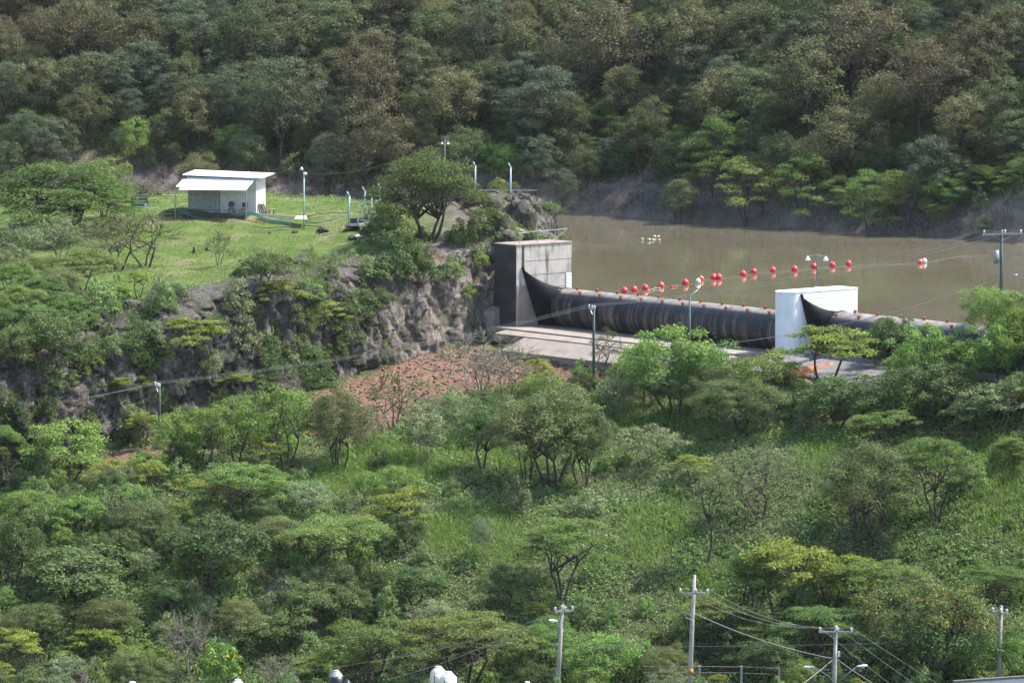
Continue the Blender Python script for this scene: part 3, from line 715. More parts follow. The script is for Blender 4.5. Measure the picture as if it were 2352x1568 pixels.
# ------------------------------------------------------------------ buoys on the water
BUOYS = [(1561.8, 727, 'r'), (1585.3, 724, 'r'), (1613.3, 720, 'r'), (1653.5, 713, 'o'), (1713.8, 707, 'r'), (1752.7, 697, 'o'), (1745.2, 704, 'w'), (1783.6, 693.4, 'r'), (1797.2, 693.4, 'r'), (1858, 685, 'r'), (1884.6, 679.4, 'r'), (1932.3, 675.6, 'r'), (1986.6, 672.8, 'r'), (2034.7, 666.2, 'r'), (2080.9, 662.9, 'r'), (2121.7, 659.8, 'r'), (2299.8, 654.7, 'o'), (2311, 653, 'w')]
line = []
order = ['leftmost', 'second', 'third', 'fourth', 'fifth', 'sixth', 'seventh', 'eighth', 'ninth', 'tenth', 'eleventh', 'twelfth', 'thirteenth', 'rightmost']
ri = oi_ = wi = 0
for (bu, bv, kd) in BUOYS:
    rr = 0.30 if kd == 'r' else 0.26
    p = onz(bu / 1.08844, bv / 1.08844 + rr * 0.55 * 26, 0.0); line.append(p)
    if kd == 'r':
        lab = '%s red ball buoy on the float line across the reservoir' % (order[ri] if ri < 12 else 'rightmost'); ri += 1
    elif kd == 'o':
        lab = ('orange buoy at the left of the float line, tilted over', 'orange buoy touching the white float mid line', 'lone orange buoy at the far right beside a white float')[oi_]; oi_ += 1
    else:
        lab = ('white float beside the orange buoy mid line', 'white float beside the lone orange buoy at far right')[wi]; wi += 1
    root = empty('buoy', p, 0, lab, 'buoy', 'buoys on the float line')
    c = p + Vector((0, 0, rr * 0.6)); prof = [(max(0.001, rr * math.sin(math.pi * i / 12)), -rr * math.cos(math.pi * i / 12)) for i in range(13)]
    prof = prof[:-1] + [(0.07, rr * 0.99), (0.06, rr * 1.22), (0.001, rr * 1.24)]
    ax = Vector((random.uniform(-0.3, 0.5), random.uniform(-0.3, 0.3), 1)).normalized()
    mb = MB(); mb.lathe((0, 0, 0), prof, 18); M = Matrix.Translation(c) @ ax.to_track_quat('Z', 'Y').to_matrix().to_4x4(); mb.v = [tuple(M @ Vector(q_)) for q_ in mb.v]
    mb.build('ball', {'r': RED, 'o': ORANGE, 'w': BUOY_WHITE}[kd], root, True)
    mb = MB(); e = c + ax * rr * 1.2; mb.tube([e - Vector((0.05, 0, 0)), e + Vector((0, 0, 0.06)), e + Vector((0.05, 0, 0))], 0.012, 6); mb.build('eyelet', DARK_STEEL, root)
lp = [D(0.4, 6.0, 0.02)] + [Vector((p.x, p.y, 0.02)) for p in sorted(line, key=lambda p: p.x)] + [onz(2205, 588, 0.02), onz(2352, 585, 0.02), Vector((60, 470, 0.02))]
mb = MB(); mb.tube([p + Vector((0, random.uniform(-0.15, 0.15), 0)) for p in lp], 0.025, 5)
o = mb.build('float_line', WIRE_DARK, None, True); tag(o, 'dark floating rope that strings the red buoys together', 'rope')
for i, (du, dv, sz) in enumerate(((1606, 596, 0.22), (1624, 598, 0.26), (1632, 597, 0.2), (1637, 590, 0.26), (1645, 590, 0.2), (1649, 598, 0.14))):  # pale floating debris of no certain kind, turned as simple lumps
    p = onz(du / 1.08844, dv / 1.08844 + 4, 0.0); mb = MB(); prof = [(0.01, -0.5), (0.6, -0.4), (0.95, 0.0), (0.8, 0.45), (0.35, 0.7), (0.3, 1.05), (0.05, 1.1)]
    mb.lathe((0, 0, 0), [(r_ * sz * 0.7, z_ * sz) for r_, z_ in prof], 9); M = Matrix.Translation(p + Vector((0, 0, 0.09))) @ Matrix.Rotation(random.uniform(0.9, 1.5), 4, Vector((random.uniform(-1, 1), random.uniform(-1, 1), 0)).normalized())
    mb.v = [tuple(M @ Vector(q_)) for q_ in mb.v]; o = mb.build('floating_debris', DEBRIS, None, True)
    tag(o, ('leftmost pale scrap of the floating cluster far out on the water', 'second pale scrap from left in the far floating cluster', 'third pale scrap from left in the far floating cluster', 'upper left pale scrap of the far floating cluster', 'upper right pale scrap of the far floating cluster', 'smallest pale scrap at the right of the far floating cluster')[i], 'debris', 'pale scraps floating together')
for i, (du, dv) in enumerate(((1622, 724), (1631, 722), (1638, 719), (1647, 719), (1681, 715), (1689, 714))):
    p = onz(du / 1.08844, dv / 1.08844 + 3, 0.0); mb = MB(); mb.tube([p + Vector((-0.16, 0, 0.05)), p + Vector((0.0, 0.03, 0.08)), p + Vector((0.17, 0.05, 0.06))], [0.05, 0.07, 0.03], 6)
    o = mb.build('floating_debris', DEBRIS if i < 4 else ORANGE, None, True)
    tag(o, ('pale scrap right against the third red buoy, leftmost of four', 'second of four pale scraps right of the third red buoy', 'third of four pale scraps right of the third red buoy', 'rightmost of four pale scraps left of the tilted orange buoy', 'left orange scrap on the rope before the fourth red buoy', 'right orange scrap on the rope before the fourth red buoy')[i], 'debris', 'scraps caught on the float line')
# white bird at the far water's edge
p = onz(1747, 517, 0.0)
root = empty('white_bird', p, 0, 'white wading bird standing at the far water edge', 'bird')
mb = MB(); mb.tube([p + Vector((-0.30, 0, 0.42)), p + Vector((-0.16, 0, 0.50)), p + Vector((0.02, 0, 0.56)), p + Vector((0.14, 0, 0.66)), p + Vector((0.13, 0, 0.80)), p + Vector((0.18, 0, 0.92)), p + Vector((0.26, 0, 0.95)), p + Vector((0.38, 0, 0.93))], [0.02, 0.10, 0.13, 0.075, 0.045, 0.04, 0.045, 0.008], 10); mb.build('body', LAMP_WHITE, root, True)
for dx in (-0.02, 0.05):
    mb = MB(); mb.tube([p + Vector((dx, 0, -0.1)), p + Vector((dx, 0.01, 0.22)), p + Vector((dx - 0.02, 0, 0.5))], 0.014, 5); mb.build('leg', DARK_STEEL, root)

# ------------------------------------------------------------------ shed on the lawn
SA = R(-15.0); sax = Vector((math.cos(SA), math.sin(SA), 0)); sin_ = Vector((-math.sin(SA), math.cos(SA), 0))   # along the front, into the depth
F0 = P(432, 485, 451.0); SZ = F0.z
def H(a, d, z): return F0 + sax * a + sin_ * d + Vector((0, 0, z))
root = empty('shed', H(3.2, 1.3, 0), 0, 'white metal shed with lean-to porch roof standing on the lawn', 'shed')
SL, SD_, SH = 6.4, 2.7, 3.0
def quadbox(mb, a, b, c, d, th):
    a, b, c, d = map(Vector, (a, b, c, d)); n = (b - a).cross(d - a).normalized() * th
    mb.add([a, b, c, d, a + n, b + n, c + n, d + n], [(3, 2, 1, 0), (4, 5, 6, 7), (0, 1, 5, 4), (1, 2, 6, 5), (2, 3, 7, 6), (3, 0, 4, 7)])
def sheet(mb, a, b, c, d, n, amp, th=0.02):
    """corrugated sheet: ridges run from edge ab to edge dc"""
    a, b, c, d = map(Vector, (a, b, c, d)); nr = (b - a).cross(d - a).normalized(); vs_ = []; m = n * 4
    for i in range(m + 1):
        t = i / m; o_ = nr * amp * math.sin(2 * math.pi * n * t); vs_ += [a.lerp(b, t) + o_, d.lerp(c, t) + o_]
    off = len(vs_); vs_ += [v_ - nr * th for v_ in vs_]; fs = []
    for i in range(m):
        k = 2 * i; fs += [(k, k + 2, k + 3, k + 1), (off + k, off + k + 1, off + k + 3, off + k + 2), (k, off + k, off + k + 2, k + 2), (k + 1, k + 3, off + k + 3, off + k + 1)]
    fs += [(0, 1, off + 1, off), (2 * m, off + 2 * m, off + 2 * m + 1, 2 * m + 1)]
    mb.add(vs_, fs)
mb = MB(); sheet(mb, H(0, 0, -0.1), H(2.97, 0, -0.1), H(2.97, 0, SH), H(0, 0, SH), 24, 0.022); mb.build('corrugated_wall', WALL_GREEN, root)
mb = MB(); quadbox(mb, H(3.0, 0.06, -0.3), H(SL, 0.06, -0.3), H(SL, 0.06, SH - 0.1), H(3.0, 0.06, SH), -0.06); mb.build('front_wall', WALL_WHITE, root)
mb = MB(); quadbox(mb, H(SL, 0.0, -0.3), H(SL, SD_, -0.3), H(SL, SD_, SH + 0.12), H(SL, 0, SH - 0.1), -0.06); mb.build('end_wall', WALL_WHITE, root)
mb = MB(); quadbox(mb, H(0, SD_, -0.3), H(0, 0.03, -0.3), H(0, 0.03, SH), H(0, SD_, SH + 0.2), -0.06); mb.build('end_wall', WALL_WHITE, root)
mb = MB(); quadbox(mb, H(SL, SD_, -0.3), H(0, SD_, -0.3), H(0, SD_, SH + 0.2), H(SL, SD_, SH + 0.1), 0.05); mb.build('back_wall', WALL_WHITE, root)
mb = MB(); sheet(mb, H(-0.4, -0.45, SH + 0.30), H(SL + 0.7, -0.45, SH + 0.12), H(SL + 0.75, SD_ + 0.5, SH + 0.34), H(-0.4, SD_ + 0.5, SH + 0.52), 30, 0.02, 0.06); mb.build('roof', WHITE_METAL, root)
mb = MB(); sheet(mb, H(-0.05, -2.45, SH - 0.92), H(SL - 0.15, -2.45, SH - 0.86), H(SL - 0.05, -0.06, SH - 0.02), H(0.0, -0.06, SH + 0.08), 40, 0.022); mb.build('porch_roof', WHITE_METAL, root)
mb = MB(); sheet(mb, H(-0.55, -1.75, SH - 0.70), H(0.9, -1.75, SH - 0.64), H(0.9, -0.4, SH - 0.02), H(-0.3, -0.4, SH - 0.06), 8, 0.022); mb.build('porch_side_sheet', WHITE_METAL, root)
for a in (-0.45, SL - 0.2):
    p = H(a, -2.25, 0); zg = gz(p.x, p.y) - 0.3; mb = MB(); mb.tube([Vector((p.x, p.y, zg)), H(a, -2.25, SH - 0.88)], 0.05, 8); mb.build('porch_post', STEEL, root)
mb = MB(); mb.bar(H(-0.45, -2.25, SH - 0.95), H(SL - 0.2, -2.25, SH - 0.91), 0.06); mb.build('porch_beam', STEEL, root)
mb = MB(); mb.bar(H(-0.4, -2.2, 0.32), H(SL - 0.25, -2.2, 0.28), 0.045); mb.build('guard_rail', DARK_STEEL, root)
for a in (0.98, 3.35):
    p = H(a, -2.2, 0); mb = MB(); mb.bar(Vector((p.x, p.y, gz(p.x, p.y) - 0.2)), H(a, -2.2, 0.32), 0.06); mb.build('guard_post', DARK_STEEL, root)
mb = MB(); mb.box(H(SL / 2 - 0.1, -1.15, -0.36), (SL - 0.5, 2.1, 0.55), SA); mb.build('porch_floor', WOOD_DARK, root)
mb = MB(); mb.tube([H(0.9, -0.6, -0.1), H(0.98, -0.6, 0.75), H(1.1, -0.6, 0.98), H(2.25, -0.6, 1.32), H(3.2, -0.6, 0.95), H(3.55, -0.6, 0.6), H(3.65, -0.6, -0.1)], 0.022, 5); o = mb.build('bent_hoop', STEEL); tag(o, 'thin bent metal hoop frame standing on the shed porch', 'frame')
def chair(a, d, rz, label, round_back):
    c = H(a, d, -0.085); root = empty('porch_chair', c, SA + rz, label, 'chair', 'brown chairs on the shed porch'); R_ = Matrix.Rotation(SA + rz, 4, 'Z')
    def L_(x, y, z): return c + (R_ @ Vector((x, y, z)))
    mb = MB(); mb.box(L_(0, 0, 0.44), (0.46, 0.44, 0.07), SA + rz); mb.build('seat', BROWN_SEAT, root, bevel=0.02)
    mb = MB()
    if round_back: mb.v = []; mb.lathe((0, 0, 0), [(0.02, -0.03), (0.27, -0.03), (0.29, 0.0), (0.27, 0.03), (0.02, 0.03)], 18); M = Matrix.Translation(L_(0, 0.22, 0.82)) @ R_ @ Matrix.Rotation(R(82), 4, 'X'); mb.v = [tuple(M @ Vector(q_)) for q_ in mb.v]
    else: mb.box(L_(0, 0.22, 0.80), (0.52, 0.05, 0.42), SA + rz)
    mb.build('backrest', BROWN_SEAT, root)
    for x in (-0.2, 0.2):
        for y in (-0.18, 0.2):
            mb = MB(); mb.bar(L_(x, y, 0), L_(x, y, 0.75 if y > 0 else 0.42), 0.035); mb.build('leg', DARK_STEEL, root)
chair(4.35, -0.9, 0.2, 'round-backed brown chair on the shed porch', True)
chair(5.55, -0.9, -0.1, 'square-backed brown chair at the right end of the porch', False)
root = empty('porch_table', H(4.95, -0.9, -0.085), SA, 'small low table between the two brown porch chairs', 'table')
mb = MB(); mb.box(H(4.95, -0.9, 0.33), (0.62, 0.5, 0.05), SA); mb.build('top', WALL_GREEN, root)
for x in (4.7, 5.2):
    for y in (-1.1, -0.7): mb = MB(); mb.bar(H(x, y, -0.085), H(x, y, 0.31), 0.04); mb.build('leg', DARK_STEEL, root)
def lying(pts, r, name, mat, label, cat, group=None, n=7, lift=0.0, raw=False):
    mb = MB(); q_ = []
    for p in pts:
        if raw: q_.append(p)
        else: q_.append(Vector((p[0], p[1], gz(p[0], p[1]) + lift + r)))
    # smooth with a Catmull-Rom curve
    out = []
    for i in range(len(q_) - 1):
        p0, p1, p2, p3 = q_[max(i - 1, 0)], q_[i], q_[i + 1], q_[min(i + 2, len(q_) - 1)]
        for k in range(5):
            t = k / 5; out.append(0.5 * ((2 * p1) + (p2 - p0) * t + (2 * p0 - 5 * p1 + 4 * p2 - p3) * t * t + (3 * p1 - p0 - 3 * p2 + p3) * t ** 3))
    out.append(q_[-1]); mb.tube(out, r, n); o = mb.build(name, mat, None, True); return tag(o, label, cat, group)
def c1(x, y, Y): return S(310 + x / 5.88, 410 + y / 5.88, Y)
def c2(x, y, Y): return S(700 + x / 5.88, 410 + y / 5.88, Y)
for j, (dz, lab) in enumerate(((0.0, 'upper green hose draped in a sag along the shed porch'), (-0.16, 'lower green hose draped in a sag along the shed porch'))):
    pts = [c1(800, 705, 449.0), c1(900, 702, 448.9), c1(1000, 740, 448.7), c1(1200, 780, 448.4), c1(1450, 782, 448.1), c1(1650, 738, 447.7), c1(1800, 708, 447.4), c1(1900, 714, 447.2), c1(2000, 762, 446.9), c1(2150, 825, 446.5), c1(2352, 850, 446.0), c2(180, 872, 445.4)]
    lying([p + Vector((0, -0.12 * j, dz)) for p in pts], 0.075, 'green_hose', HOSE, lab, 'hose', 'green hoses by the shed', raw=True)
for j, (x0, y0, x1, y1, lab) in enumerate(((1960, 728, 2560, 770, 'topmost pale plank lying right of the shed porch'), (1980, 740, 2540, 792, 'middle plank of the three lying right of the porch'), (1990, 752, 2500, 812, 'lowest plank of the three lying right of the porch'))):
    mb = MB(); mb.bar(c1(x0, y0, 448.0 - 0.3 * j), c1(x1, y1, 446.6 - 0.3 * j), 0.16, 0.05); o = mb.build('plank', WOOD if j else WALL_GREEN); tag(o, lab, 'plank', 'planks right of the porch')
for j, (x0, y0, x1, y1, lab) in enumerate(((610, 712, 900, 690, 'top dark beam at the left end of the shed porch'), (600, 750, 780, 752, 'middle beam at the left end of the porch'), (600, 785, 850, 775, 'lowest pale beam at the left end of the porch'))):
    mb = MB(); mb.bar(c1(x0, y0, 449.6), c1(x1, y1, 449.3), 0.16, 0.12); o = mb.build('timber_beam', WOOD_DARK if j < 2 else WOOD); tag(o, lab, 'beam', 'beams left of the porch')
for j in range(4):
    mb = MB(); a = H(SL + 0.1 + 0.17 * j, 0.25 + 0.1 * j, -0.35); mb.bar(a + Vector((0.25, -0.1, 0)), a + Vector((-0.02 - 0.03 * j, 0.3, 1.05 + 0.05 * (j % 2))), 0.17, 0.04); o = mb.build('leaning_board', WOOD_DARK)
    tag(o, ('dark board leaning on the shed end wall, leftmost of four', 'second from left dark board leaning on the shed end wall', 'third from left dark board leaning on the shed end wall', 'rightmost dark board leaning on the shed end wall')[j], 'board', 'boards leaning on the shed')
root = empty('bench', H(SL + 1.25, 0.6, -0.3), SA, 'small grey bench beside the boards at the shed end', 'bench'); bz = H(SL + 1.25, 0.6, 0).z
mb = MB(); mb.box(H(SL + 1.25, 0.6, 0.28), (0.62, 0.3, 0.06), SA); mb.build('seat', STEEL, root)
for x in (-0.22, 0.22): mb = MB(); p = H(SL + 1.25 + x, 0.6, 0.25); mb.bar(Vector((p.x, p.y, gz(p.x, p.y) - 0.1)), p, 0.08, 0.25); mb.build('leg', DARK_STEEL, root)
p = c2(310, 800, 445.3); root = None
mb = MB(); quadbox(mb, c2(215, 812, 444.6), c2(400, 818, 444.4), c2(385, 765, 446.3), c2(245, 768, 446.4), 0.04); o = mb.build('white_board', WHITE_METAL); tag(o, 'white panel lying on the grass beside the lamp post', 'panel')
lying([c2(380, 775, 446), c2(560, 735, 446.5), c2(760, 718, 447), c2(960, 716, 447.5), c2(1200, 705, 448)], 0.045, 'black_pipe', BLACK_PIPE, 'upper black pipe curving over the lawn behind the lamp post', 'pipe', 'black pipes on the lawn', raw=True)
lying([c2(370, 840, 444.6), c2(470, 862, 444.3), c2(600, 855, 444.4), c2(720, 820, 445), c2(850, 785, 445.6), c2(930, 772, 446)], 0.045, 'black_pipe', BLACK_PIPE, 'middle black pipe sagging across the lawn right of the lamp post', 'pipe', 'black pipes on the lawn', raw=True)
lying([c2(-400, 920, 443.6), c2(-180, 940, 443.2), c2(0, 928, 443.3), c2(300, 908, 443.6), c2(620, 920, 443.2)], 0.03, 'black_pipe', BLACK_PIPE, 'lowest thin black pipe passing in front of the lamp post', 'pipe', 'black pipes on the lawn', raw=True)

# sign board
sb = S(349, 543, 449.5); sgz = gz(sb.x, sb.y)
root = empty('sign_board', Vector((sb.x, sb.y, sgz)), 0, 'green notice board on two thin posts left of the shed', 'sign')
def G(x, y, dy=0.0): return c1(x, y, 449.5) - Vector((0, dy, 0))
mb = MB(); quadbox(mb, G(105, 625), G(352, 620), G(345, 460), G(105, 460), -0.04); mb.build('panel', SIGN_GREEN, root)
mb = MB(); quadbox(mb, G(100, 652, 0.01), G(358, 648, 0.01), G(352, 618, 0.01), G(105, 624, 0.01), -0.04); mb.build('bottom_strip', WHITE_METAL, root)
mb = MB(); quadbox(mb, G(180, 512, 0.01), G(338, 508, 0.01), G(338, 470, 0.01), G(180, 472, 0.01), -0.02); mb.build('top_picture', SIGN_GREY, root)
mb = MB(); quadbox(mb, G(290, 610, 0.01), G(342, 608, 0.01), G(338, 572, 0.01), G(310, 580, 0.01), -0.02); mb.build('corner_picture', WHITE_METAL, root)
mb = MB(); mb.bar(G(100, 460, 0.0), G(348, 456, 0.0), 0.07); mb.build('top_rail', STEEL, root)
for (y0, xa, xb, hgt) in ((535, 125, 330, 16), (558, 160, 320, 12), (578, 120, 285, 10)):
    x_ = xa
    while x_ < xb:
        w_ = random.uniform(10, 24); mb = MB(); quadbox(mb, G(x_, y0 + hgt, 0.015), G(min(x_ + w_, xb), y0 + hgt, 0.015), G(min(x_ + w_, xb), y0, 0.015), G(x_, y0, 0.015), -0.01); mb.build('lettering', SIGN_TEXT, root); x_ += w_ + 7
for k, x_ in enumerate((170, 220, 262)): mb = MB(); quadbox(mb, G(x_, 642, 0.02), G(x_ + 18 + 6 * (k == 2), 642, 0.02), G(x_ + 18 + 6 * (k == 2), 632, 0.02), G(x_, 632, 0.02), -0.01); mb.build('small_logo', SIGN_GREEN if k < 2 else DARK_STEEL, root)
for x_ in (113, 348): q_ = G(x_, 645); mb = MB(); mb.bar(Vector((q_.x, q_.y + 0.06, gz(q_.x, q_.y) - 0.3)), Vector((q_.x, q_.y + 0.06, G(x_, 460).z)), 0.05); mb.build('post', STEEL, root)

# lamp post by the shed
p = P(698, 521, 444.0); pz = gz(p.x, p.y); pt = P(699, 396, 444.0).z
root = empty('lamp_post', Vector((p.x, p.y, pz)), 0, 'tall mint-green lamp post with two hooded lamps right of the shed', 'lamp post', 'lamps of the dam')
mb = MB(); mb.tube([Vector((p.x, p.y, pz - 0.3)), Vector((p.x + 0.02, p.y, pt))], 0.065, 8); mb.build('pole', MINT, root, True)
for dx, dz in ((-0.17, 0.22), (0.12, -0.12)):
    mb = MB(); c = Vector((p.x + dx, p.y - 0.1, pt + dz)); mb.lathe(c, [(0.03, 0.26), (0.07, 0.22), (0.17, 0.0), (0.10, -0.02)] if dz > 0 else [(0.15, 0.12), (0.17, 0.0), (0.14, -0.1), (0.08, -0.12)], 10); mb.build('lamp_head', LAMP_WHITE, root, True)
mb = MB(); mb.tube([Vector((p.x - 0.17, p.y - 0.05, pt + 0.5)), Vector((p.x, p.y, pt)), Vector((p.x + 0.12, p.y - 0.1, pt))], 0.02, 5); mb.build('bracket', STEEL, root)
# farther lamps
p = P(1022, 372, 456.0)
lamp_double(Vector((p.x, p.y, gz(p.x, p.y))), P(1022, 320, 456).z - gz(p.x, p.y), 'thin lamp post rising behind the big tree on the promontory', 0.28, STEEL, 0.03)

# mint fence posts and the stepped wall
def fence_post(name, base, top, tip, label):
    root = empty('fence_post', base, 0, label, 'fence post', 'mint fence posts above the cliff')
    mb = MB(); mb.tube([base - Vector((0, 0, 0.3)), top], 0.075, 8); mb.build('upright', MINT, root, True)
    mb = MB(); mb.tube([top - Vector((0, 0, 0.05)), tip], 0.07, 8); mb.build('angled_arm', MINT, root, True)
    return root
FP = [((1005, 910), (1022, 470), (985, 410), 441.5, 'leftmost mint fence post, beside the pale ladder'), ((1232, 780), (1250, 400), (1210, 340), 445.0, 'mint fence post right of the pale ladder, on the second wall step'), ((1338, 915), (1348, 480), (1312, 437), 441.2, 'mint fence post at the near right corner of the stepped wall'),
      ((1466, 715), (1472, 340), (1440, 290), 448.5, 'mint fence post at the left edge of the big tree'), ((1706, 655), (1712, 420), (1690, 360), 452.0, 'mint fence post half hidden by the big tree crown')]
for b_, t_, k_, Y_, lab in FP: fence_post('fence_post', c2(*b_, Y_), c2(*t_, Y_), c2(*k_, Y_ - 0.1), lab)
for (u_, v0_, v1_, lab) in ((1091, 425, 375, 'left of the two far mint posts on the promontory'), (1172, 442, 378, 'right of the two far mint posts on the promontory')):
    b_ = P(u_, v0_, 447.0); fence_post('fence_post', Vector((b_.x, b_.y, min(b_.z, gz(b_.x, b_.y)))), P(u_ + 1, v1_ + 6, 447), P(u_ - 4, v1_ - 3, 446.9), lab)
mb = MB(); mb.tube([P(1100, 437, 447), P(1235, 437, 447.4)], 0.03, 5); o = mb.build('handrail', STEEL); tag(o, 'thin horizontal rail beside the far mint posts on the promontory', 'railing')
root = empty('ladder', c2(1090, 890, 441.3), 0, 'pale metal ladder frame fixed to the leftmost mint post', 'ladder')
mb = MB(); mb.bar(c2(1150, 885, 441.3), c2(1150, 550, 441.3), 0.06); mb.build('stile', WALL_WHITE, root)
for y_ in (555, 715, 878): mb = MB(); mb.bar(c2(1030, y_, 441.35), c2(1150, y_, 441.35), 0.05); mb.build('rung', WALL_WHITE, root)
mb = MB(); mb.bar(c2(1140, 895, 441.2), c2(1142, 815, 441.2), 0.10); mb.bar(c2(1130, 822, 441.15), c2(1345, 832, 441.15), 0.10); o = mb.build('guard_rail', MINT); tag(o, 'low mint guard rail joining the ladder to the corner post', 'railing')
root = empty('stepped_wall', c2(1400, 800, 445), 0, 'dark grey stepped concrete wall below the mint fence posts', 'wall')
for (xa, xb, yt, yb, Ya, Yb) in ((1030, 1245, 795, 925, 444.6, 445.0), (1250, 1480, 728, 930, 445.2, 448.5), (1484, 1720, 672, 900, 448.7, 452), (1724, 1960, 600, 850, 452.2, 456)):
    mb = MB(); quadbox(mb, c2(xa, yb, Ya), c2(xb, yb, Yb), c2(xb, yt - 6, Yb), c2(xa, yt + 4, Ya), 0.3); mb.build('wall_step', CONC_GREY if xa > 1100 else CONC_DARK, root)
mb = MB(); quadbox(mb, c2(950, 930, 440.6), c2(1340, 935, 440.6), c2(1320, 905, 442.8), c2(990, 905, 442.8), 0.12); mb.build('landing_slab', CONC_DARK, root)
root = empty('buttress', c2(1300, 1180, 438), 0, 'grey concrete buttress blocks at the cliff edge below the ladder', 'buttress')
mb = MB(); quadbox(mb, c2(1250, 1190, 438.6), c2(1390, 1190, 438.6), c2(1370, 930, 441.0), c2(1150, 935, 441.0), 0.5); mb.build('sloping_strut', CONC_GREY, root)
mb = MB(); quadbox(mb, c2(1130, 1200, 437.6), c2(1290, 1195, 437.9), c2(1285, 1075, 437.9), c2(1130, 1085, 437.6), 0.6); quadbox(mb, c2(1110, 1085, 437.2), c2(1285, 1075, 437.4), c2(1225, 1035, 439.2), c2(1110, 1055, 439.2), 0.1); mb.build('block', CONC, root)

# boulders on the lawn edge and a pair of stumps
def boulder(u, v, w, label, tall=0.6):
    p = hit(u, v); r = w / ppm(p.y) / 2; bm = bmesh.new(); bmesh.ops.create_icosphere(bm, subdivisions=3, radius=1.0)
    co = np.array([q_.co[:] for q_ in bm.verts]); n_ = fbm(co[:, 0] * 1.3 + u, co[:, 1] * 1.3, co[:, 2] * 1.3, o=4, seed=int(u)); v_, e_ = cell(co[:, 0] * 1.2 + u, co[:, 1] * 1.2, co[:, 2] * 1.2, seed=int(v))
    k = 1 + 0.2 * n_ + 0.6 * (v_ - 0.5)
    for q_, a in zip(bm.verts, k): q_.co *= a; q_.co.x *= r; q_.co.y *= r; q_.co.z *= r * tall
    me = bpy.data.meshes.new('boulder'); bm.to_mesh(me); bm.free(); me.materials.append(ROCK)
    o = link(bpy.data.objects.new('boulder', me)); o.location = p + Vector((0, 0, r * 0.15)); tag(o, label, 'rock', 'rocks at the edge of the lawn')
for u, v, w, lab in ((742, 532, 26, 'grey boulder on the grass just below the lamp post'), (677, 536, 14, 'small grey rock left of the boulder below the lamp post'), (620, 536, 9, 'tiny white stone on the grass below the green hose'), (810, 550, 22, 'flat rock in the rough grass below the ladder'), (362, 448, 18, 'tan rock behind the notice board'), (386, 446, 10, 'white stone on the rise left of the shed'),
                     (570, 610, 34, 'pale outcrop rock at the edge of the lawn'), (600, 612, 20, 'pale rock right of the outcrop at the lawn edge'), (300, 705, 40, 'pale rock on the cliff edge above the ochre face'), (330, 712, 26, 'pale rock on the cliff edge beside the lime acacia'), (215, 742, 55, 'flat pale ledge rock at the left end of the cliff edge'), (690, 606, 40, 'white jagged rock on the cliff beside the dark bush'), (840, 545, 30, 'rock beside the concrete buttress'), (20, 775, 40, 'grey rock at the far left cliff edge')):
    boulder(u, v, w, lab)
for u, v, w, tl, lab in ((1205, 520, 46, 1.5, 'tall pale crag on the promontory right behind the abutment'), (1178, 500, 50, 1.2, 'broad pale crag left of the tall one on the promontory'), (1150, 530, 48, 1.0, 'grey crag above the left corner of the abutment'), (1218, 478, 34, 1.3, 'upper right pale crag at the tip of the promontory'), (1185, 462, 40, 0.7, 'flat crag at the foot of the right far mint post'), (1130, 478, 38, 0.8, 'grey crag between the promontory tree and the far posts'), (1160, 552, 36, 0.8, 'low crag directly behind the abutment top'), (1100, 530, 40, 0.9, 'crag beside the foot of the promontory tree'), (1090, 470, 34, 0.6, 'flat crag under the left far mint post')):
    boulder(u, v, w * 1.3, lab, tl)
for u, v, lab in ((445, 582, 'taller dark burnt stump on the lawn'), (474, 578, 'shorter dark burnt stump on the lawn')):
    p = hit(u, v); mb = MB(); mb.tube([p - Vector((0, 0, 0.15)), p + Vector((0.02, 0, 0.25)), p + Vector((0.06, 0, 0.55 if u < 460 else 0.35))], [0.14, 0.11, 0.09], 8); mb.tube([p + Vector((0, 0, 0.08)), p + Vector((0.5 if u > 460 else -0.35, 0.1, 0.03))], [0.06, 0.03], 6); o = mb.build('tree_stump', WOOD_DARK, None, True); tag(o, lab, 'stump', 'burnt stumps on the lawn')

# orange safety net beside the slab
root = empty('safety_net', hit(1815, 858), 0, 'sagging orange plastic safety net in front of the white pier', 'net')
def net_mat():
    m, nt, N, L, b = mat_new('orange net'); b.inputs['Base Color'].default_value = (0.85, 0.20, 0.07, 1); b.inputs['Roughness'].default_value = 0.5
    tc = N.new('ShaderNodeTexCoord'); ck = N.new('ShaderNodeTexBrick'); ck.offset = 0.0; ck.inputs['Scale'].default_value = 1.0; ck.inputs['Mortar Size'].default_value = 0.018; ck.inputs['Brick Width'].default_value = 0.075; ck.inputs['Row Height'].default_value = 0.075
    L.new(tc.outputs['UV'], ck.inputs['Vector']); tr = N.new('ShaderNodeBsdfTransparent'); ms = N.new('ShaderNodeMixShader'); L.new(math_n(nt, 'MAXIMUM', ck.outputs['Fac'], 0.15), ms.inputs[0]); L.new(tr.outputs[0], ms.inputs[1]); L.new(b.outputs[0], ms.inputs[2]); L.new(ms.outputs[0], N['Material Output'].inputs[0]); return m
NET = net_mat()
np_ = [hit(1812, 866), hit(1850, 868), hit(1900, 858), hit(1950, 850), hit(2010, 846)]
stk = []
for i, p in enumerate(np_):
    mb = MB(); mb.bar(p - Vector((0, 0, 0.3)), p + Vector((0.03, 0, 1.0)), 0.05); mb.build('stake', WOOD, root)
vs_ = []; uvs = []; nseg = 10; tot = (len(np_) - 1) * nseg
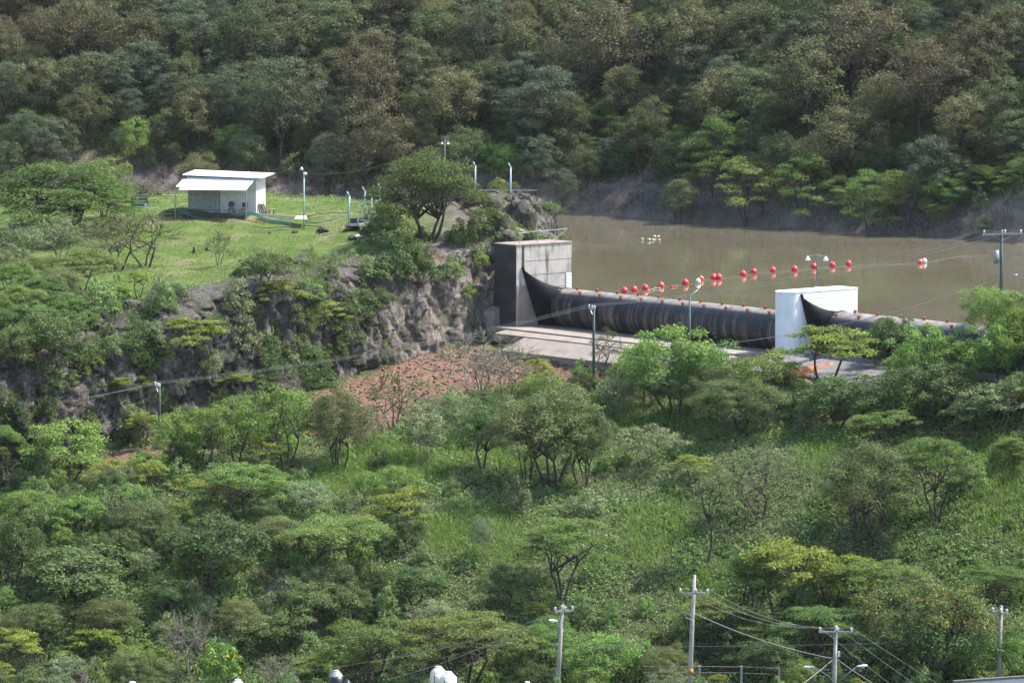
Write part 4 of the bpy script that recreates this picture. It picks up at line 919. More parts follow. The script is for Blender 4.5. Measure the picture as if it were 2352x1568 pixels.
for i in range(tot + 1):
    k, f = divmod(i, nseg); k2 = min(k + 1, len(np_) - 1); a, b2 = np_[k], np_[k2]; f /= nseg
    p = a.lerp(b2, f); sag = math.sin(math.pi * f) * 0.18; zg = gz(p.x, p.y)
    for j in range(5): zz = zg + 0.05 + (0.9 - sag) * j / 4; vs_.append((p.x + 0.06 * math.sin(i * 0.9 + j), p.y - 0.05 - 0.12 * math.sin(i * 1.3 + j * 1.7) - (0.25 if j == 0 else 0), zz)); uvs.append((i * 0.3, j * 0.22))
fs = [(i * 5 + j, (i + 1) * 5 + j, (i + 1) * 5 + j + 1, i * 5 + j + 1) for i in range(tot) for j in range(4)]
me = bpy.data.meshes.new('netting'); me.from_pydata(vs_, [], fs); uv = me.uv_layers.new(name='UVMap')
for lp_ in me.loops: uv.data[lp_.index].uv = uvs[lp_.vertex_index]
me.materials.append(NET); o = link(bpy.data.objects.new('netting', me), root); o.matrix_parent_inverse = Matrix.Translation(root.location).inverted()
for u, v, lab in ((1870, 878, 'weathered wooden post in front of the orange net'), (2000, 868, 'left of two thin posts right of the orange net'), (2018, 868, 'right of two thin posts right of the orange net')):
    p = hit(u, v); mb = MB(); mb.tube([p - Vector((0, 0, 0.3)), p + Vector((0.03, 0, 1.35))], [0.06, 0.05], 7); o = mb.build('wooden_post', WOOD); tag(o, lab, 'post', 'wooden posts by the net')

# ------------------------------------------------------------------ poles and wires
def gtop(u, vt, Y): return P(u, vt, Y)
def sagline(a, b, sag, n=14): return [a.lerp(b, i / n) - Vector((0, 0, sag * 4 * (i / n) * (1 - i / n))) for i in range(n + 1)]
def wire(a, b, sag, label, r=0.012, mat=None, group='power lines'):
    mb = MB(); mb.tube(sagline(a, b, sag), r, 4, False); o = mb.build('power_line', mat or WIRE, None, True); tag(o, label, 'power line', group)
def insulator(mb, p, s=1.0): mb.lathe(p, [(0.03 * s, 0), (0.06 * s, 0.03 * s), (0.035 * s, 0.07 * s), (0.06 * s, 0.1 * s), (0.03 * s, 0.16 * s), (0.005, 0.17 * s)], 8)
def arm_pole(u, vt, Y, r, mat, label, arm=0.0, armdrop=0.6, adir=None, group='utility poles', lean=(0, 0), vee=True, base_z=None):
    t = P(u, vt, Y); bx, by = t.x + lean[0], t.y + lean[1]; bz = gz(bx, by) if base_z is None else base_z
    b = Vector((bx, by, bz)); root = empty('utility_pole', b, 0, label, 'utility pole', group)
    mb = MB(); mb.tube([b - Vector((0, 0, 0.4)), b.lerp(t, 0.5), t], [r * 1.25, r * 1.1, r * 0.8], 10); mb.build('pole', mat, root, True)
    pts = []
    if arm:
        ad = adir or Vector((1, 0, 0)); c = t - Vector((0, 0, armdrop)); off = -ad.cross(Vector((0, 0, 1))) * (r + 0.05)
        if off.y > 0: off = -off
        mb = MB(); mb.bar(c - ad * arm / 2 + off, c + ad * arm / 2 + off, 0.11, 0.13); ca_ = mb.build('cross_arm', STEEL if mat is POLE_GREEN else CONC_POLE, root)
        for k, f in enumerate((-0.45, 0.06, 0.45)):
            q_ = c + ad * arm * f + off + Vector((0, 0, 0.07)); mb = MB(); insulator(mb, q_, 1.6); mb.build('insulator', INSUL, root, True); pts.append(q_ + Vector((0, 0, 0.26)))
        if vee:
            for sg in (-1, 1): mb = MB(); mb.bar(c + ad * sg * arm * 0.3 + off, c - Vector((0, 0, 0.55)) + off * 0.5, 0.04); mb.build('brace', STEEL, root)
    return root, t, pts
WD = (P(1362, 702, 408) - P(366, 880, 398)); WD.z = 0; WD.normalize(); AD = Vector((WD.y, -WD.x, 0))
G1 = arm_pole(366, 878, 398.0, 0.11, POLE_GREEN, 'green steel power pole in front of the cliff at left', 1.7, 0.35, AD)
G2 = arm_pole(1364, 700, 408.0, 0.11, POLE_GREEN, 'green steel power pole standing before the long rubber dam', 1.7, 0.35, AD)
G4 = arm_pole(2301, 527, 396.0, 0.13, POLE_GREEN, 'green power pole with wide cross arm rising from the right bank trees', 3.4, 0.35, Vector((0.97, 0.25, 0)))
G3 = arm_pole(1584, 676, 402.0, 0.085, POLE_GREEN, 'thin dark lamp pole before the middle of the rubber dam')
mb = MB(); mb.tube([G3[1] - Vector((0, 0, 0.15)), G3[1] + Vector((0.25, -0.1, 0.1)), G3[1] + Vector((0.62, -0.2, 0.35))], [0.03, 0.03, 0.05], 6); mb.build('lamp_arm', LAMP_WHITE, G3[0], True)
q_ = P(2330, 631, 396); mb = MB(); mb.tube([Vector((G4[1].x, G4[1].y, q_.z)), q_, q_ + Vector((0.25, 0, -0.02))], [0.03, 0.03, 0.08], 6); mb.build('lamp_arm', STEEL, G4[0], True)
mb = MB(); mb.tube([P(2288, 575, 395.7), P(2288, 605, 395.7)], 0.22, 10); mb.build('transformer', STEEL, G4[0], True)
lab3 = ('near', 'middle', 'far')
for k in range(3):
    wire(P(-20, 951 - 8 * k, 393 + 0.5 * k), G1[2][k], 0.25, '%s conductor running off left from the green pole at left' % lab3[k], 0.008)
    wire(G1[2][k], G2[2][k], 0.7, '%s conductor from the left green pole to the pole before the dam' % lab3[k], 0.008)
    wire(G2[2][k], G4[2][k], 0.9, '%s conductor from the pole before the dam to the right bank pole' % lab3[k])
    wire(G4[2][k], P(2500, 540 + 4 * k, 394), 0.2, '%s conductor leaving the right bank pole to the right' % lab3[k])
wire(P(-20, 1060, 392), G1[1] - Vector((0, 0, 5.0)), 0.2, 'lone low wire crossing the rock face at far left')
wire(G3[1] - Vector((0, 0, 4.2)), P(2292, 640, 396), 0.9, 'low wire from the dam lamp pole to the right bank pole', 0.018)
wire(P(705, 400, 444), P(1022, 322, 456), 0.9, 'thin wire from the shed lamp post to the lamp behind the big tree', 0.009, WIRE_DARK)
wire(P(1175, 382, 447), P(1345, 470, 440), 0.8, 'thin wire hanging from the right far mint post over the water', 0.01, WIRE_DARK)
# concrete poles at the foot of the slope
C1 = arm_pole(1292, 1388, 352.0, 0.15, CONC_POLE, 'leaning concrete pole with one street lamp, leftmost of the lower poles', 1.5, 0.42, Vector((0.9, 0.43, 0)), 'concrete poles along the street', (-0.45, 0), False)
C2 = arm_pole(1595, 1320, 350.0, 0.15, CONC_POLE, 'tallest grey concrete pole with a bare cross arm', 2.1, 1.25, Vector((1, -0.15, 0)), 'concrete poles along the street', (-0.4, 0), False)
C3 = arm_pole(1920, 1436, 346.0, 0.14, CONC_POLE, 'concrete pole with two white street lamps at lower right', 2.4, 0.42, Vector((1, -0.1, 0)), 'concrete poles along the street', (-0.15, 0))
C4 = arm_pole(2300, 1390, 353.0, 0.15, CONC_POLE, 'concrete pole at the lower right edge before the amber tree', 1.3, 0.5, Vector((0.8, -0.6, 0)), 'concrete poles along the street', (-0.2, 0), False)
def street_lamp(root, pts, head_dir):
    mb = MB(); mb.tube(pts, 0.035, 7); mb.build('lamp_arm', STEEL, root, True)
    e = pts[-1]; hd = Vector(head_dir).normalized(); mb = MB(); mb.tube([e - hd * 0.1, e + hd * 0.1, e + hd * 0.4, e + hd * 0.62, e + hd * 0.7], [0.05, 0.10, 0.15, 0.13, 0.02], 12); M = Matrix.Translation(e) @ Matrix.Diagonal((1, 1, 0.62, 1)) @ Matrix.Translation(-e); mb.v = [tuple(M @ Vector(q_)) for q_ in mb.v]; h_ = mb.build('lamp_head', LAMP_WHITE, root, True)
    mb = MB(); mb.lathe(e + hd * 0.38 - Vector((0, 0, 0.16)), [(0.02, -0.04), (0.09, -0.02), (0.12, 0.06)], 10); mb.build('lamp_glass', INSUL, h_, True)
t = C3[1]; zl = P(1920, 1560, 346).z
street_lamp(C3[0], [Vector((t.x - 0.1, t.y - 0.15, zl - 0.2)), Vector((t.x - 0.55, t.y - 0.25, zl + 0.35)), P(1868, 1531, 345.5)], (-1, -0.1, 0.08))
street_lamp(C3[0], [Vector((t.x + 0.1, t.y - 0.15, zl - 0.2)), Vector((t.x + 0.8, t.y - 0.25, zl + 0.45)), P(1970, 1529, 345.5)], (1, -0.1, 0.15))
mb = MB(); c = P(1927, 1501, 345.8); mb.box(c, (0.16, 0.12, 0.36)); mb.build('meter_box', WALL_WHITE, C3[0])
t = C1[1]; street_lamp(C1[0], [P(1284, 1452, 351.7), P(1283, 1437, 351.5), P(1278, 1425, 351.3)], (-0.8, -0.6, 0.25))
for k in range(3):
    wire(C2[2][k], C3[2][k], 0.9, '%s sagging wire between the tallest pole and the two-lamp pole' % lab3[k], 0.012)
    wire(C3[2][k], P(2085 + 60 * k, 1600, 338), 0.1, '%s wire falling steeply right from the two-lamp pole' % lab3[k], 0.013)
    wire(P(930 - 40 * k, 1600 - 40 * k, 345), C1[2][k], 0.5, '%s wire coming up to the leaning lamp pole from lower left' % lab3[k], 0.018, WIRE_DARK)
wire(C1[1], P(2352, 1405, 353), 0.35, 'long thin top wire crossing from the leaning pole to the right edge', 0.016, WIRE_DARK)
wire(P(1150, 1480, 352), P(2380, 1462, 353), 0.35, 'long level cable crossing the lower right of the slope', 0.018, WIRE_DARK)
wire(C2[1] - Vector((0, 0, 2.7)), P(1915, 1512, 346), 0.35, 'thick cable from mid height of the tallest pole to the two-lamp pole', 0.03)
wire(P(1915, 1512, 346), P(1800, 1600, 341), 0.1, 'cable falling left from the two-lamp pole', 0.03)
wire(P(1925, 1515, 346), P(2060, 1600, 341), 0.1, 'cable falling right from the two-lamp pole below its lamps', 0.03)
wire(P(480, 1560, 346), P(1150, 1450, 350), 0.6, 'faint wire above the rooftop tanks at lower left', 0.016, WIRE_DARK)
wire(P(520, 1580, 346), P(1280, 1440, 351), 0.7, 'second faint wire above the rooftop tanks at lower left', 0.016, WIRE_DARK)
mb = MB(); c = P(1587, 1536, 349.8); mb.tube([c, c + Vector((-0.005, 0, -0.35))], 0.185, 10); mb.build('orange_band', simple('orange mark', (0.45, 0.20, 0.05), 0.8), C2[0], True)
mb = MB(); mb.bar(P(1574, 1416, 349.7), P(1590, 1424, 349.8), 0.05); mb.build('side_bracket', INSUL, C2[0])
# fence of concrete posts behind the street
fpts = []
for k, (u, vt) in enumerate(((1607, 1527), (1703, 1528), (1790, 1531), (1872, 1535))):
    b = P(u, vt, 353.0); zb_ = gz(b.x, b.y); fpts.append(b); mb = MB(); mb.bar(Vector((b.x, b.y, min(zb_, b.z - 1.5) - 0.2)), b, 0.16, 0.14); o = mb.build('fence_post', CONC_POLE); tag(o, ('grey concrete fence post just right of the tallest pole', 'second concrete fence post right of the tallest pole', 'third concrete fence post right of the tallest pole', 'fourth concrete fence post, left of the two-lamp pole')[k], 'fence post', 'concrete fence posts at the street')
for dz, lab in ((0.06, 'upper fence wire strung on the concrete posts'), (0.5, 'lower fence wire strung on the concrete posts')):
    mb = MB(); mb.tube([fpts[0] + Vector((-4, 0, -dz))] + [p - Vector((0, 0.09, dz)) for p in fpts] + [fpts[-1] + Vector((4, 0, -dz))], 0.014, 4); o = mb.build('fence_wire', WIRE); tag(o, lab, 'fence wire')
# low wall at the lower right corner
a, b = P(2190, 1562, 348.5), P(2420, 1546, 350.5); root = empty('street_wall', Vector((a.x, a.y, -23)), 0, 'white low wall with grey coping at the lower right corner', 'wall')
mb = MB(); mb.bar(a - Vector((0, 0, 1.2)), b - Vector((0, 0, 1.2)), 0.2, 2.1); mb.v = [(x_, y_, z_) for x_, y_, z_ in mb.v]; 
d_ = (b - a).normalized(); sd_ = Vector((-d_.y, d_.x, 0)) * 0.1
mb = MB(); mb.add([a - sd_ - Vector((0, 0, 3.5)), b - sd_ - Vector((0, 0, 3.5)), b + sd_ - Vector((0, 0, 3.5)), a + sd_ - Vector((0, 0, 3.5)), a - sd_ - Vector((0, 0, 0.16)), b - sd_ - Vector((0, 0, 0.16)), b + sd_ - Vector((0, 0, 0.16)), a + sd_ - Vector((0, 0, 0.16))], [(0, 3, 2, 1), (4, 5, 6, 7), (0, 1, 5, 4), (1, 2, 6, 5), (2, 3, 7, 6), (3, 0, 4, 7)]); mb.build('wall', WALL_WHITE, root)
sd_ *= 1.5; mb = MB(); mb.add([p - Vector((0, 0, dz)) + s_ for dz in (0.157, 0.0) for p, s_ in ((a, -sd_), (b, -sd_), (b, sd_), (a, sd_))], [(0, 3, 2, 1), (4, 5, 6, 7), (0, 1, 5, 4), (1, 2, 6, 5), (2, 3, 7, 6), (3, 0, 4, 7)]); mb.build('coping', CONC_GREY, root)

# ------------------------------------------------------------------ rooftop water tanks
def tank(u, vt, dia, mat, topmat, label, Y=340.0, hgt=1.45):
    t = P(u, vt, Y); r = dia / 2; b = Vector((t.x, t.y, t.z - hgt)); root = empty('water_tank', b, 0, label, 'water tank', 'rooftop water tanks')
    mb = MB(); mb.lathe(b, [(r * 0.96, 0), (r, 0.05), (r, 0.35), (r * 0.985, 0.38), (r, 0.41), (r, hgt - 0.42)], 24); mb.build('body', mat, root, True)
    mb = MB(); mb.lathe(b, [(r * 1.0, hgt - 0.419), (r * 0.98, hgt - 0.38), (r * 0.45, hgt - 0.08), (r * 0.40, hgt - 0.06)], 24); mb.build('shoulder', topmat, root, True)
    mb = MB(); mb.lathe(b, [(r * 0.40, hgt - 0.065), (r * 0.42, hgt - 0.02), (r * 0.36, hgt), (0.02, hgt + 0.01)], 20); mb.build('lid', topmat, root, True)
    mb = MB(); mb.tube([b + Vector((-r * 0.5, -r * 0.9, 0)), b + Vector((-r * 0.5, -r * 0.92, hgt - 0.4))], 0.02, 6); mb.build('pipe', DARK_STEEL, root)
    return b
tanks = [tank(1007, 1529, 1.12, TANK_CREAM, TANK_CREAM, 'taller cream rooftop water tank'), tank(1030, 1541, 1.12, TANK_CREAM, LAMP_WHITE, 'lower white-topped water tank right of the cream one', 338.6), tank(772, 1538, 0.95, TANK_BLACK, TANK_GREY, 'black rooftop water tank with grey cone top'), tank(797, 1560, 0.8, TANK_BLACK, TANK_BLACK, 'low dark tank right of the black grey-topped one', 338.8),
         tank(546, 1559, 1.0, LAMP_WHITE, LAMP_WHITE, 'white tank dome just showing at the bottom, left of the black tank'), tank(304, 1564, 1.0, LAMP_WHITE, LAMP_WHITE, 'white tank dome barely showing at the bottom left'), tank(1211, 1564, 0.8, TANK_CREAM, TANK_CREAM, 'small pinkish tank top at the bottom edge left of the leaning pole')]
for bts in ((0, 1), (2, 3), (4,), (5,), (6,)):
    q_ = [tanks[i] for i in bts]; c = sum(q_, Vector((0, 0, 0))) / len(q_); zr = min(p.z for p in q_)
    root = empty('house', Vector((c.x, c.y, -23)), 0, {0: 'flat-roofed house under the cream water tanks', 2: 'flat-roofed house under the black water tanks', 4: 'flat-roofed house under the white tank dome left of centre', 5: 'flat-roofed house under the white tank dome at bottom left', 6: 'flat-roofed house under the small tank at bottom centre'}[bts[0]], 'house', 'houses below the slope')
    gzr = gz(c.x, c.y - 2)
    mb = MB(); mb.box((c.x, c.y - 1.5, (zr - 0.2 + gzr - 0.4) / 2), (5.5, 5.6, zr - 0.2 - gzr + 0.4)); mb.build('wall', WALL_WHITE, root)
    mb = MB(); mb.box((c.x, c.y - 1.5, zr - 0.1), (5.9, 6.0, 0.2)); mb.build('roof', CONC_GREY, root)
    for i in bts:
        if tanks[i].z > zr + 0.02: mb = MB(); mb.box((tanks[i].x, tanks[i].y, (tanks[i].z + zr) / 2), (0.8, 0.8, tanks[i].z - zr)); mb.build('tank_plinth', CONC_GREY, root)
    hh_ = zr - gzr
    mb = MB(); mb.box((c.x - 1.2, c.y - 4.31, gzr + min(1.0, hh_ * 0.45)), (0.9, 0.06, min(2.0, hh_ * 0.8))); mb.build('door', WOOD_DARK, root)
    mb = MB(); mb.box((c.x + 1.1, c.y - 4.31, gzr + hh_ * 0.55), (1.2, 0.06, min(1.0, hh_ * 0.4))); mb.build('window', TANK_BLACK, root)
# ------------------------------------------------------------------ leaves and trees
def unit(a): return a / (np.linalg.norm(a, axis=1, keepdims=True) + 1e-9)
def leaf_quads(c, n, length, width, along=None):
    """rhombic leaves: centres c, normals n"""
    m = len(c)
    rnd = rng.normal(size=(m, 3)) if along is None else along + rng.normal(size=(m, 3)) * 0.35
    d = unit(np.cross(n, np.cross(rnd, n))); s = np.cross(n, d)
    Ls = (length * rng.uniform(0.65, 1.3, (m, 1))) / 2; Ws = (width * rng.uniform(0.7, 1.25, (m, 1))) / 2
    q = np.stack([c - d * Ls, c + s * Ws - d * Ls * 0.15, c + d * Ls, c - s * Ws - d * Ls * 0.15], 1)
    return q.reshape(-1, 3)
def quadfaces(n): return np.arange(n * 4).reshape(-1, 4)
def leaf_mesh(name, quads, mat): return npmesh(name, quads, quadfaces(len(quads) // 4), mat)

BARK = simple('bark', (0.075, 0.060, 0.050), 0.95, var=0.5, scale=6)
BARK_GREY = simple('grey bark', (0.20, 0.175, 0.155), 0.95, var=0.45, scale=6)

def limb(mb, a, b, r0, r1, sides=5, bend=0.12, segs=4):
    a, b = Vector(a), Vector(b); L = (b - a).length
    off = Vector((random.uniform(-1, 1), random.uniform(-1, 1), random.uniform(0.0, 0.9))) * L * bend
    pts = []; rs = []
    for i in range(segs + 1):
        t = i / segs; pts.append(a.lerp(b, t) + off * math.sin(math.pi * t)); rs.append(r0 + (r1 - r0) * t)
    mb.tube(pts, rs, sides, cap=False); return pts

def make_tree(kind, H, W, stems, fork, env, npuff, prad, pflat, nleaf, llen, lwid, upness, mat, bark=BARK, trunk_r=0.13, lean=0.0, twigs=0, wide_low=0.35, extra=None):
    """returns (trunk mesh, crown mesh); the tree stands at the origin, H tall and 2W wide"""
    mb = MB(); fk = []
    th = H * fork
    for i in range(stems):
        a = 2 * math.pi * (i + random.random() * 0.6) / stems
        base = Vector((math.cos(a), math.sin(a), 0)) * (0.0 if stems == 1 else trunk_r * 1.3)
        sp = W * (0.06 if stems == 1 else random.uniform(0.22, 0.42))
        top = Vector((math.cos(a) * sp + lean * W, math.sin(a) * sp, th * random.uniform(0.85, 1.15)))
        limb(mb, base - Vector((0, 0, 0.5)), top, trunk_r, trunk_r * 0.62, 6, 0.08, 4)
        fk.append((top, trunk_r * 0.62))
    # secondary nodes
    nodes = []
    nsec = max(3, npuff // 4)
    for i in range(nsec):
        f, r = fk[i % len(fk)]
        a = 2 * math.pi * i / nsec + random.uniform(-0.4, 0.4); rad = W * random.uniform(0.25, 0.62)
        p = Vector((math.cos(a) * rad + lean * W, math.sin(a) * rad, th + (H - th) * random.uniform(0.25, 0.6)))
        limb(mb, f, p, r * 0.85, r * 0.42, 5, 0.12, 4); nodes.append((p, r * 0.42))
    P_ = []; f1, f2, f3, f4 = (random.uniform(0, 6.283) for _ in range(4))
    def lobe(a): return 1 + 0.20 * math.sin(2 * a + f1) + 0.16 * math.sin(3 * a + f2) + 0.10 * math.sin(5 * a + f3)
    for i in range(npuff):
        a = 2.399963 * i + random.uniform(-0.5, 0.5); t = (i + 0.5) / npuff
        if env == 'umbrella':
            rr = W * math.sqrt(t) * random.uniform(0.82, 1.08) * lobe(a)
            top = H - prad * pflat - (H - th) * min(wide_low * (rr / W) ** 2, 0.85) + 0.07 * H * math.sin(3 * a + rr * 1.7 / max(W, 1) * 2 + f4)
            z = top - (0 if random.random() < 0.6 else random.uniform(0.1, 0.42) * (H - th))
        elif env == 'round':
            ph = math.acos(1 - 1.75 * t); sh = random.choice((1, 1, 0.98, 0.62)) * random.uniform(0.78, 1.0)
            sh *= 0.5 + 0.5 * lobe(a + 0.7 * math.cos(ph * 2 + f4)); rr = W * math.sin(ph) * sh * lobe(a); cz = th * 0.75 + (H - th * 0.75) * 0.5; z = cz + (H - th * 0.75) * 0.5 * math.cos(ph) * sh * 0.92
        elif env == 'cone':
            z = th * 0.6 + (H - th * 0.6) * (1 - t) * random.uniform(0.85, 1.0); rr = W * (0.25 + 0.75 * t) * random.uniform(0.35, 1.0)
        elif env == 'dome':                     # a shrub whose skirt reaches the ground
            ph = math.acos(1 - t * 0.98); rr = W * math.sin(ph) * random.uniform(0.7, 1.0) * lobe(a); z = H * lobe(a * 1.5 + f4) * (0.1 + 0.82 * math.cos(ph) * random.uniform(0.75, 1.0))
        p = Vector((math.cos(a) * rr + lean * W * min(1, z / H), math.sin(a) * rr, max(z, 0.15))); P_.append(p)
        nd = min(nodes, key=lambda n: (n[0] - p).length + max(0, n[0].z - p.z) * 1.5)
        limb(mb, nd[0], p, nd[1] * 0.8, 0.012, 4, 0.10, 3)
        for _ in range(twigs):
            e = p + Vector((random.gauss(0, 1), random.gauss(0, 1), random.gauss(0.35, 0.6))) * prad * 0.9
            limb(mb, nd[0].lerp(p, random.uniform(0.5, 1.0)), e, 0.022, 0.008, 3, 0.1, 2)
    trunk = mb.mesh('trunk', bark, True)
    quads = []
    for p in P_:
        k = max(4, int(nleaf * random.uniform(0.65, 1.35))); pr = prad * random.uniform(0.75, 1.25)
        dirs = unit(rng.normal(size=(k, 3))); dirs[:, 2] = np.where(dirs[:, 2] < -0.35, -dirs[:, 2] * 0.6, dirs[:, 2])
        rad = pr * rng.uniform(0.35, 1.0, (k, 1)) ** 0.6
        off = dirs * rad
        # ragged edges: push a few sprays outwards
        off *= 1 + 0.35 * (rng.random((k, 1)) < 0.12) * rng.random((k, 1)) * 1.5
        off[:, 2] *= pflat
        c = np.array(p) + off
        nrm = unit(dirs * (1 - upness) + np.array((0, 0, 1.0)) * upness + rng.normal(size=(k, 3)) * 0.42)
        quads.append(leaf_quads(c, nrm, llen, lwid, along=dirs))
    quads = np.concatenate(quads); quads[:, 2] = np.maximum(quads[:, 2], 0.03)
    crown = leaf_mesh('crown', quads, mat)
    if extra:
        crown.materials.append(extra[0]); idx = (rng.random(len(quads) // 4) < extra[1]) & (quads.reshape(-1, 4, 3)[:, 0, 2] > H * extra[2])
        crown.polygons.foreach_set('material_index', idx.astype(np.int32))
    return trunk, crown

LM = dict(
    acacia=leafmat('acacia leaf', (0.155, 0.220, 0.060), (0.088, 0.136, 0.040), 0.38),
    lime=leafmat('lime leaf', (0.225, 0.280, 0.055), (0.135, 0.185, 0.042), 0.36, 0.015, 0.15),
    bright=leafmat('bright leaf', (0.190, 0.290, 0.072), (0.105, 0.180, 0.046), 0.36, 0.02, 0.18),
    feather=leafmat('feather leaf', (0.148, 0.182, 0.066), (0.086, 0.112, 0.044), 0.30, 0.02, 0.18),
    dark=leafmat('dark leaf', (0.118, 0.170, 0.060), (0.064, 0.100, 0.038), 0.34, 0.02, 0.2),
    pale=leafmat('pale leaf', (0.200, 0.250, 0.118), (0.118, 0.158, 0.072), 0.28, 0.02, 0.15),
    dry=leafmat('dry leaf', (0.150, 0.136, 0.074), (0.078, 0.082, 0.044), 0.32, 0.015, 0.15),
    olive=leafmat('olive leaf', (0.158, 0.164, 0.074), (0.080, 0.094, 0.046), 0.32, 0.015, 0.15),
    hillgreen=leafmat('hill leaf', (0.112, 0.142, 0.062), (0.064, 0.084, 0.042), 0.30, 0.02, 0.18),
    blue=leafmat('blue leaf', (0.105, 0.138, 0.078), (0.062, 0.084, 0.052), 0.28, 0.02, 0.15),
    deep=leafmat('deep green leaf', (0.105, 0.150, 0.045), (0.058, 0.088, 0.030), 0.32, 0.01, 0.05),
    twig=leafmat('twig', (0.22, 0.185, 0.16), (0.12, 0.10, 0.088), 0.0, 0.01, 0.2),
    flower=leafmat('yellow flower', (0.55, 0.36, 0.03), (0.40, 0.22, 0.02), 0.2, 0.01, 0.1),
    amber=leafmat('amber leaf', (0.36, 0.22, 0.035), (0.20, 0.13, 0.03), 0.3, 0.01, 0.1),
    grass=leafmat('grass blade', (0.180, 0.275, 0.060), (0.105, 0.178, 0.042), 0.40, 0.0, 0.0),
    herb=leafmat('herb leaf', (0.185, 0.270, 0.095), (0.100, 0.160, 0.056), 0.34, 0.0, 0.0),
    drygrass=leafmat('dry grass', (0.29, 0.25, 0.21), (0.16, 0.138, 0.12), 0.2, 0.0, 0.0),
)
